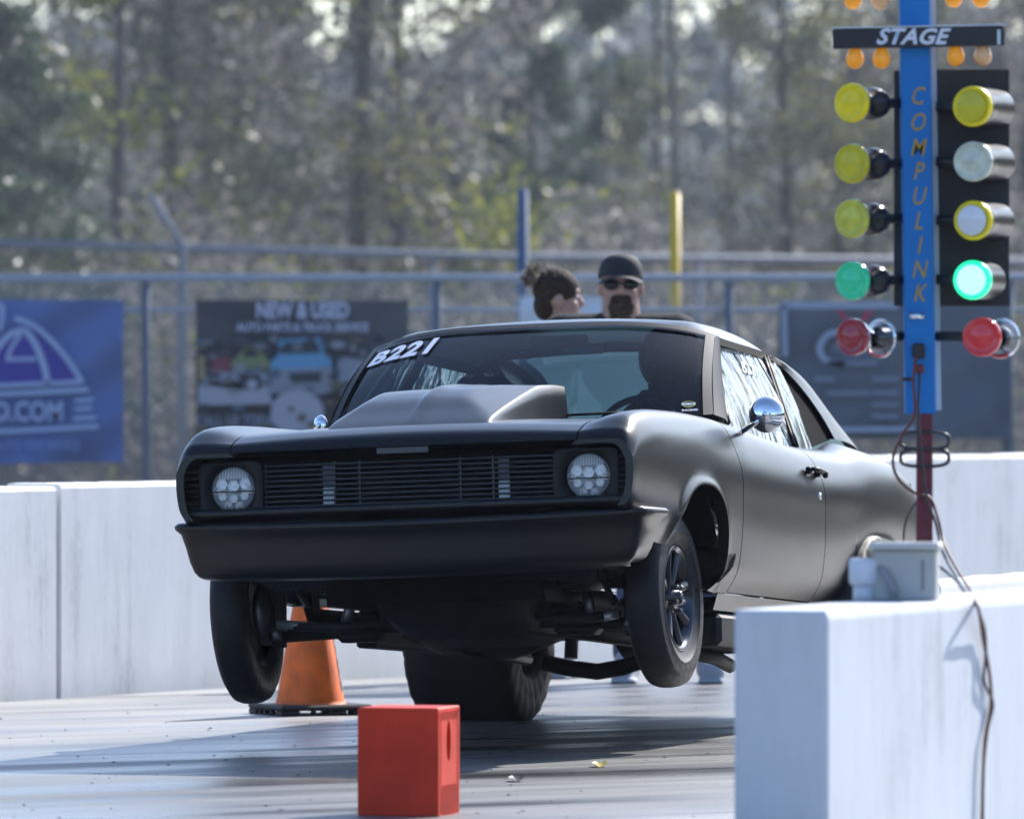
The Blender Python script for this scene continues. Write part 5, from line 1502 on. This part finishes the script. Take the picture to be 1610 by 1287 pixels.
printpoly(b2, [(374, 560), (384, 548), (405, 546), (414, 556), (424, 566), (424, 580), (364, 580), (362, 570)], BD, c_yel)
printpoly(b2, [(384, 551), (403, 550), (408, 560), (384, 561)], BD, c_dk, off=-.078)
printpoly(b2, [(330, 584), (424, 582), (426, 606), (370, 612), (332, 606)], BD, c_gry)
printpoly(b2, [(345, 592), (362, 590), (362, 608), (345, 608)], BD, c_dk, off=-.078); printpoly(b2, [(376, 588), (410, 588), (410, 612), (378, 612)], BD, c_dk, off=-.078)
printpoly(b2, [(440, 534), (503, 530), (510, 556), (522, 566), (522, 578), (426, 580), (426, 568), (436, 560)], BD, c_blue)
printpoly(b2, [(447, 538), (498, 536), (504, 554), (442, 556)], BD, c_dk, off=-.078)
printpoly(b2, [(424, 580), (524, 578), (530, 612), (505, 620), (420, 618)], BD, c_gry)
printpoly(b2, [(455, 586), (505, 584), (505, 600), (458, 602)], BD, c_dk, off=-.078)
for cx_, cy_, r_, m_ in ((397, 604, 9, c_pale), (352, 594, 7, c_gry), (468, 648, 42, c_pale)):
    printpoly(b2, [(cx_ + r_ * math.cos(2 * math.pi * k / 24), cy_ + r_ * .85 * math.sin(2 * math.pi * k / 24)) for k in range(24)], BD, m_, off=-.082)
printpoly(b2, [(530, 560), (575, 566), (570, 600), (532, 600)], BD, c_gry)
printtext(b2, 'CALL US TODAY', 376, 662, 16, BD, M_('banner2_grey', (.22, .24, .32), .6), .78, bold=.03)
# banner 3 (grey)
b3 = empty('banner', (0, 0, 0)); tag(b3, 'grey banner with a pale border and round logo behind the light tree', 'banner')
bng = M_('grey_vinyl', (.115, .13, .165), .65, noise=(1.5, .15)); pg = M_('banner3_pale', (.33, .38, .50), .6); pg2 = M_('banner3_mid', (.19, .22, .30), .6)
wavy('banner_sheet', 1224, 1590, 474, 690, BD, bng, '', .010, 5, 0, b3)
printline(b3, [(1224, 480), (1412, 480)], 11, BD, pg); printline(b3, [(1232, 480), (1234, 560)], 8, BD, pg); printline(b3, [(1224, 676), (1440, 674)], 8, BD, pg)
printline(b3, [(1336, 526), (1305, 524), (1288, 545), (1298, 566), (1330, 571)], 9, BD, pg); printtext(b3, 'the', 1320, 547, 18, BD, pg2, .8)
for y, xa, xb in ((571, 1300, 1380), (596, 1280, 1312), (596, 1370, 1412), (618, 1300, 1368), (618, 1372, 1412), (636, 1370, 1412), (654, 1370, 1412)): printline(b3, [(xa, y), (xb, y)], 8, BD, pg2)
printpoly(b3, [(1312, 487), (1322, 487), (1336, 505), (1328, 506)], BD, M_('banner_pink', (.40, .06, .12), .6)); printpoly(b3, [(1374, 487), (1362, 487), (1350, 505), (1360, 506)], BD, bpy.data.materials['banner_pink'])
# blank white banner behind the people
b4, _ = wavy('banner', 817, 946, 466, 560, 59.6, M_('white_vinyl_sheet', (.60, .64, .72), .6), '', .008, 2); tag(b4, 'plain white banner behind the two standing people', 'banner')

# ------------------------------------------------------------------ vegetation
rng = np.random.default_rng(11)
def leaves(C, size, aspect=1.6, droop=.0, rg=rng):
    """C (n,3) centres -> leaf quads"""
    n = len(C); d = rg.normal(size=(n, 3)); d[:, 2] -= droop; d /= np.linalg.norm(d, axis=1)[:, None]
    e = rg.normal(size=(n, 3)); e -= (e * d).sum(1)[:, None] * d; e /= np.linalg.norm(e, axis=1)[:, None]
    s = size * rg.uniform(.6, 1.4, n)[:, None]
    a = d * s * aspect / 2; b = e * s / 2
    V = np.stack([C - a, C - b * .9 + a * .1, C + a, C + b * .9 + a * .1], 1).reshape(-1, 3)
    F = np.arange(4 * n).reshape(-1, 4); return V, F
barkm = M_('bark', (.075, .062, .052), .9, noise=(6, .4), bump=(12, .8, .03)); barkp = M_('pale_bark', (.17, .155, .135), .9, noise=(4, .5))
lm_pine = leaf_mat('pine_needles', [(0.024, 0.054, 0.024), (0.041, 0.078, 0.030), (0.068, 0.108, 0.041), (0.041, 0.068, 0.041)], .45, .3)
lm_olive = leaf_mat('olive_leaves', [(0.072, 0.081, 0.046), (0.111, 0.117, 0.065), (0.169, 0.169, 0.052), (0.085, 0.091, 0.058)], .45, .5)
lm_dry = leaf_mat('dry_leaves', [(0.111, 0.104, 0.091), (0.169, 0.159, 0.140), (0.260, 0.247, 0.221), (0.130, 0.130, 0.117)], .62, .5)
lm_haze_grey = leaf_mat('haze_grey_leaves', [(0.169, 0.182, 0.182), (0.247, 0.267, 0.260), (0.338, 0.351, 0.351), (0.208, 0.234, 0.208)], .7, .45)  # haze painted into the leaf colour as pale grey
lm_yel = leaf_mat('yellow_green_leaves', [(.13, .15, .02), (.22, .22, .03), (.16, .19, .04)], .4, .5)
lm_brush = leaf_mat('brush_leaves', [(0.091, 0.086, 0.075), (0.143, 0.135, 0.117), (0.215, 0.202, 0.179), (0.098, 0.101, 0.078)], .6, .45)
def tree_meshes(kind, seed, H=8.0):
    rg = np.random.default_rng(seed); rr = random.Random(seed)
    tr = MB(); pts = []; x = y = 0
    n = 10
    for i in range(n + 1):
        t = i / n; pts.append(Vector((x, y, H * t))); x += rr.uniform(-.05, .05) * H / 8; y += rr.uniform(-.05, .05)
    r0 = .105 if kind != 'dead' else .075
    if kind == 'thin': r0 = .08
    tr.tube(pts, [r0 * (1 - .85 * i / n) + .008 for i in range(n + 1)], 7)
    C = []; L = []
    nl = {'pine': 46, 'decid': 42, 'thin': 30, 'dead': 34}[kind]
    for k in range(nl):
        t = rr.uniform(.12 if kind == 'pine' else .18, .98); b = pts[int(t * n)].lerp(pts[min(n, int(t * n) + 1)], t * n - int(t * n))
        a = rr.uniform(0, 6.283)
        if kind == 'pine': ln = (1.65 * (1 - t) + .35) * rr.uniform(.6, 1.1); up = rr.uniform(-.05, .35)
        elif kind == 'decid': ln = (1.3 * math.sin(math.pi * min(1, t * .9 + .15)) + .3) * rr.uniform(.6, 1.2); up = rr.uniform(.3, 1.0)
        else: ln = rr.uniform(.35, .9); up = rr.uniform(.2, 1.2)
        d = Vector((math.cos(a), math.sin(a), up)).normalized(); e = b + d * ln; m = b + d * ln * .5 + Vector((0, 0, -.04 * ln if kind == 'pine' else .03))
        tr.tube([b, m, e], [.018 * (1.3 - t), .011, .004], 4, False)
        for q in range({'pine': 3, 'decid': 5, 'thin': 3, 'dead': 4}[kind]):
            f = rr.uniform(.3, 1); bb = b.lerp(e, f); a2 = a + rr.uniform(-1.2, 1.2); dd = Vector((math.cos(a2), math.sin(a2), rr.uniform(-.1, .9))).normalized(); ee = bb + dd * ln * rr.uniform(.2, .45)
            tr.tube([bb, ee], [.006, .002], 3, False)
            if kind != 'dead': C.append((ee, ln))
        C.append((e, ln)); C.append((m, ln))
    per = {'pine': 55, 'decid': 19, 'thin': 16, 'dead': 3}[kind]; sig = {'pine': .15, 'decid': .17, 'thin': .13, 'dead': .2}[kind]
    cen = np.array([tuple(c[0]) for c in C]); pick = np.repeat(cen, per, 0) + rg.normal(size=(len(cen) * per, 3)) * sig * np.array([1, 1, .7])
    sz = {'pine': .055, 'decid': .07, 'thin': .065, 'dead': .05}[kind]; asp = {'pine': 2.4, 'decid': 1.5, 'thin': 1.5, 'dead': 1.5}[kind]
    V, F = leaves(pick, sz, asp, rg=rg)
    return tr.mesh('trunk'), npmesh('crown', V, F)
TM = {}
for kind, seeds in (('pine', (1, 2, 3)), ('decid', (4, 5, 6)), ('thin', (7, 8)), ('dead', (9, 10))):
    TM[kind] = [tree_meshes(kind, s) for s in seeds]
crown_cache = {}
def crown_variant(kind, i, lm):
    key = (kind, i, lm.name)
    if key not in crown_cache:
        m = TM[kind][i][1].copy(); m.materials.clear(); m.materials.append(lm); crown_cache[key] = m
    return crown_cache[key]
trunk_cache = {}
def plant(kind, i, px, D, H, rz, lm, label, name, group, bark=barkm, sx=1.0):
    x = (px - 805) / FPX * D
    r_ = empty(name, (x, D, -.03), (0, 0, rz)); s = H / 8.0; r_.scale = (s * sx, s * sx, s)
    tag(r_, label, 'tree', group)
    key = (kind, i, bark.name)
    if key not in trunk_cache: m = TM[kind][i][0].copy(); m.materials.append(bark); trunk_cache[key] = m
    o = bpy.data.objects.new('trunk', trunk_cache[key]); col.objects.link(o); o.parent = r_
    o = bpy.data.objects.new('crown', crown_variant(kind, i, lm)); col.objects.link(o); o.parent = r_
    return r_
GT = 'trees of the wood beyond the fence'
rr = random.Random(21)
# hand placed leaders
lead = [
 ('pine', 0, -40, 84, 5.6, lm_pine, 'dark young pine at the left edge of the picture', 'pine_tree', 1.3),
 ('pine', 1, 60, 88, 5.0, lm_pine, 'dark green pine just right of the left-edge pine', 'pine_tree', 1.1),
 ('thin', 0, 190, 92, 9.0, lm_yel, 'slender tree with yellow-green leaves above the blue banner', 'slender_tree', 1),
 ('decid', 0, 262, 96, 9.5, lm_olive, 'tall broadleaf tree with yellowish leaves above the left fence post', 'broadleaf_tree', 1),
 ('decid', 1, 340, 104, 8.5, lm_dry, 'brown-leaved tree behind the truck banner', 'broadleaf_tree', 1),
 ('decid', 2, 560, 98, 10.5, lm_olive, 'dense grey-green tree above the windshield corner of the car', 'broadleaf_tree', 1.1),
 ('decid', 0, 640, 102, 9.5, lm_dry, 'glinting broadleaf tree left of the blue-grey pole', 'broadleaf_tree', 1),
 ('pine', 2, 835, 118, 7.6, lm_pine, 'green pine rising directly above the woman', 'pine_tree', .75),
 ('pine', 0, 950, 122, 8.2, lm_pine, 'tall pine above the bearded man', 'pine_tree', .6),
 ('thin', 1, 1034, 108, 9.5, lm_olive, 'thin bare-stemmed tree left of the yellow pole', 'slender_tree', .6),
 ('dead', 0, 1066, 104, 9.5, lm_brush, 'nearly bare dark snag rising over the yellow pole', 'bare_tree', .8),
 ('dead', 1, 1150, 106, 8.5, lm_brush, 'bare tree between the yellow pole and the light tree', 'bare_tree', .9),
 ('decid', 1, 1235, 100, 7.5, lm_olive, 'olive-leaved tree left of the amber stage bulbs', 'broadleaf_tree', .9),
 ('decid', 2, 1330, 103, 7.0, lm_dry, 'brown-leaved tree behind the left lamps of the light tree', 'broadleaf_tree', .9),
 ('thin', 0, 1500, 108, 8.5, lm_olive, 'slender tree behind the right lamps of the light tree', 'slender_tree', 1),
 ('decid', 0, 1600, 101, 7.5, lm_dry, 'brown tree at the right edge of the picture', 'broadleaf_tree', 1),
]
for k, (kind, i, px, D, H, lm, lab, nm, sx) in enumerate(lead):
    plant(kind, i, px, D, H, rr.uniform(0, 6.28), lm, lab, nm, GT, barkp if kind == 'dead' else barkm, sx)
# the rest of the wood
spots_ = [(0, 'left of the picture'), (200, 'behind the blue banner'), (320, 'behind the left fence post'), (480, 'behind the truck banner'), (640, 'behind the left end of the windshield'), (800, 'left of the blue-grey pole'), (900, 'behind the woman'), (1060, 'between the man and the yellow pole'), (1225, 'right of the yellow pole'), (1400, 'left of the light tree'), (1500, 'behind the light tree'), (1700, 'at the right edge'), (9999, 'right of the picture')]
seen_ = {}
def wood_label(kind, px, lm):
    w = {'pine': 'green pine', 'decid': 'broadleaf tree', 'thin': 'slender tree', 'dead': 'leafless tree'}[kind]
    c = '' if kind == 'pine' else {'dry_leaves': ' with brown leaves', 'olive_leaves': ' with olive leaves', 'brush_leaves': ' with grey-brown leaves', 'haze_grey_leaves': ' with haze-pale leaves'}.get(lm.name, '')
    p = next(t for x, t in spots_ if px <= x); return w + c + ' in the wood, ' + p
for k in range(64):
    px = -250 + (k * 137.7) % 2120 + rr.uniform(-30, 30); D = rr.uniform(104, 150)
    kind = rr.choice(['decid', 'decid', 'thin', 'dead', 'pine'] if px > 700 else ['decid', 'decid', 'thin', 'pine', 'decid']); i = rr.randrange(len(TM[kind]))
    top = rr.uniform(110, 360) if 680 < px < 1350 else rr.uniform(-150, 160)
    H = 1.43 + (600 - top) / FPX * D
    lm = lm_pine if kind == 'pine' else rr.choice([lm_dry, lm_olive, lm_haze_grey, lm_brush, lm_haze_grey])
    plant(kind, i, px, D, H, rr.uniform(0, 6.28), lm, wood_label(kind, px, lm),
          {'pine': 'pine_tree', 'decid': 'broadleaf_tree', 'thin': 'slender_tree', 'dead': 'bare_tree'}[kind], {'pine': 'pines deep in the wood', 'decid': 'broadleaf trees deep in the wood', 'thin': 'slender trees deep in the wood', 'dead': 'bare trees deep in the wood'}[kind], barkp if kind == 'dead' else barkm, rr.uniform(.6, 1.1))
# undergrowth: brush mass
def mass(name, n, x0, x1, y0, y1, ztop, size, lm, label, rg, pw=1.0):
    nc = n // 60; cx_ = rg.uniform(x0, x1, nc); cyy = rg.uniform(y0, y1, nc); cz = rg.uniform(0, 1, nc) ** pw * ztop(cx_, cyy)
    c = np.stack([cx_, cyy, cz], 1); C = np.repeat(c, 60, 0) + rg.normal(size=(nc * 60, 3)) * np.array([.28, .28, .24]); C[:, 2] = np.abs(C[:, 2])
    V, F = leaves(C, size, 2.2, rg=rg); return link(name, npmesh(name, V, F), lm, None, kind='stuff', label=label)
mass('undergrowth', 110000, -12, 12, 86, 112, lambda x, y: 2.4 + .7 * np.sin(x * 1.3) + .5 * np.sin(x * 3.1 + y), .075, lm_brush, 'tangled brown undergrowth at the foot of the wood', np.random.default_rng(3))
mass('undergrowth', 9000, -6, 9, 90, 100, lambda x, y: 2.6 + .9 * np.sin(x * 1.9 + 1), .075, lm_yel, 'scattered yellow-green bushes in the undergrowth', np.random.default_rng(5))
# distant wood, its haze painted into the pale leaf colour
mass('distant_wood', 190000, -40, 40, 200, 270, lambda x, y: 10.6 + 1.2 * np.sin(x * .35) + .8 * np.sin(x * 1.1 + 2), .26, lm_haze_grey, 'far edge of the wood, haze painted into its leaf colour', np.random.default_rng(7), .8)
# wood goes on beside the strip; unseen bank added to darken reflections
bankm = M_('unseen_dark_bank', (.05, .05, .035), .95, noise=(.35, .6, 6))
me = MB(); rb = random.Random(9)
def bank(a, v):
    rad = 120 if a < 140 else 150
    h = (15 if 12 < a < 150 else 12) * (1 + .18 * math.sin(a * .31) + .12 * math.sin(a * .83 + 1) + .1 * math.sin(a * 2.3))
    rr_ = rad + (0, 5, 12, 30)[v] + 3 * math.sin(a * 1.7 + v)
    return (rr_ * math.sin(R(a)), rr_ * math.cos(R(a)), (-.05, h * .55, h, h * 1.02)[v])
me.grid(bank, lin(14, 346, 260), [0, 1, 2, 3])
me.build('unseen_dark_bank', bankm, kind='structure', label='unseen wooded bank added round the strip to darken reflections')
for xa, xb in ((14, 75), (-75, -14)):
    mass('side_wood', 50000, xa, xb, 84, 125, lambda x, y: 9.5 + 1.6 * np.sin(x * .5) + 1.2 * np.sin(x * 1.3), .24, lm_olive, 'wood continuing beside the strip', np.random.default_rng(int(xb) + 100))
# far hill line
hillm = M_('far_woods_hill', (.10, .115, .11), .95, noise=(.05, .4, 6))
me = MB(); me.grid(lambda x, v: (x, 330 + 60 * v, (-.1 if v == 0 else (9.0 + 1.2 * math.sin(x * .05) + .8 * math.sin(x * .13)) * min(1, v * 1.3))), lin(-400, 400, 120), [0, .2, .5, 1.0])
me.build('hills', hillm, kind='structure', label='low wooded rise on the horizon')

# ------------------------------------------------------------------ track debris
rg = np.random.default_rng(4); n = 420
X = rg.uniform(-3, 3, n); Y = rg.uniform(26.5, 38, n)
C = np.stack([X, Y, np.full(n, .004)], 1); s = rg.uniform(.002, .007, n)
V = []; F = []
for i in range(n):
    b = len(V); a = rg.uniform(0, 6.28, 4); 
    for k in range(4): V.append((C[i, 0] + s[i] * math.cos(k * 1.57 + a[0] * .3) * (1 + .6 * (k % 2)), C[i, 1] + s[i] * 2 * math.sin(k * 1.57), 0.001))
    V.append((C[i, 0], C[i, 1], s[i] * .9)); F += [(b + k, b + (k + 1) % 4, b + 4) for k in range(4)]
link('rubber_crumbs', npmesh('rubber_crumbs', V, F), M_('rubber_crumb', (.05, .045, .04), .8), None, kind='stuff', label='small crumbs of tyre rubber and grit scattered on the track')
def leafdebris(px, py, colr, label):
    D = FPX * CAM_H / (py - 600); p = at(px, py, D)
    me = MB().grid(lambda u, v: (p.x + u * .03 * (1 - v * v * .5), p.y + v * .06, .006 + .01 * u * u + .004 * v), lin(-1, 1, 5), lin(-1, 1, 5)); me.build('fallen_leaf', M_('leaf_' + str(px), colr, .6), label=label, cat='leaf')
leafdebris(943, 1205, (.35, .27, .05), 'yellow fallen leaf on the track near the bottom centre')
leafdebris(812, 1228, (.02, .02, .02), 'dark scrap of rubber on the track right of the red box')

# ------------------------------------------------------------------ haze
hz_ = MB(); hz_.box((0, 195, 10.5), (900, 420, 23)); hm_ = bpy.data.materials.new('haze'); hm_.use_nodes = True
nt = hm_.node_tree; nt.nodes.remove(nt.nodes['Principled BSDF']); pv = nt.nodes.new('ShaderNodeVolumePrincipled')
pv.inputs['Density'].default_value = .00013; pv.inputs['Color'].default_value = (.82, .88, 1, 1); pv.inputs['Anisotropy'].default_value = .3
nt.links.new(pv.outputs[0], nt.nodes['Material Output'].inputs['Volume'])
sm = bpy.data.materials.new('paling_veil'); sm.use_nodes = True; n2 = sm.node_tree; n2.nodes.remove(n2.nodes['Principled BSDF']); p2 = n2.nodes.new('ShaderNodeVolumePrincipled')  # smoke volume added to veil and pale the trees behind it
p2.inputs['Density'].default_value = .0033; p2.inputs['Color'].default_value = (.86, .90, 1, 1); n2.links.new(p2.outputs[0], n2.nodes['Material Output'].inputs['Volume'])
MB().box((2, 71, 3.9), (70, 16, 7.6)).build('added_smoke_veil', sm, kind='stuff', label='thin smoke veil added beyond the fence to pale the wood')
hz_.build('haze', hm_, kind='stuff', label='thin pale haze in the air')
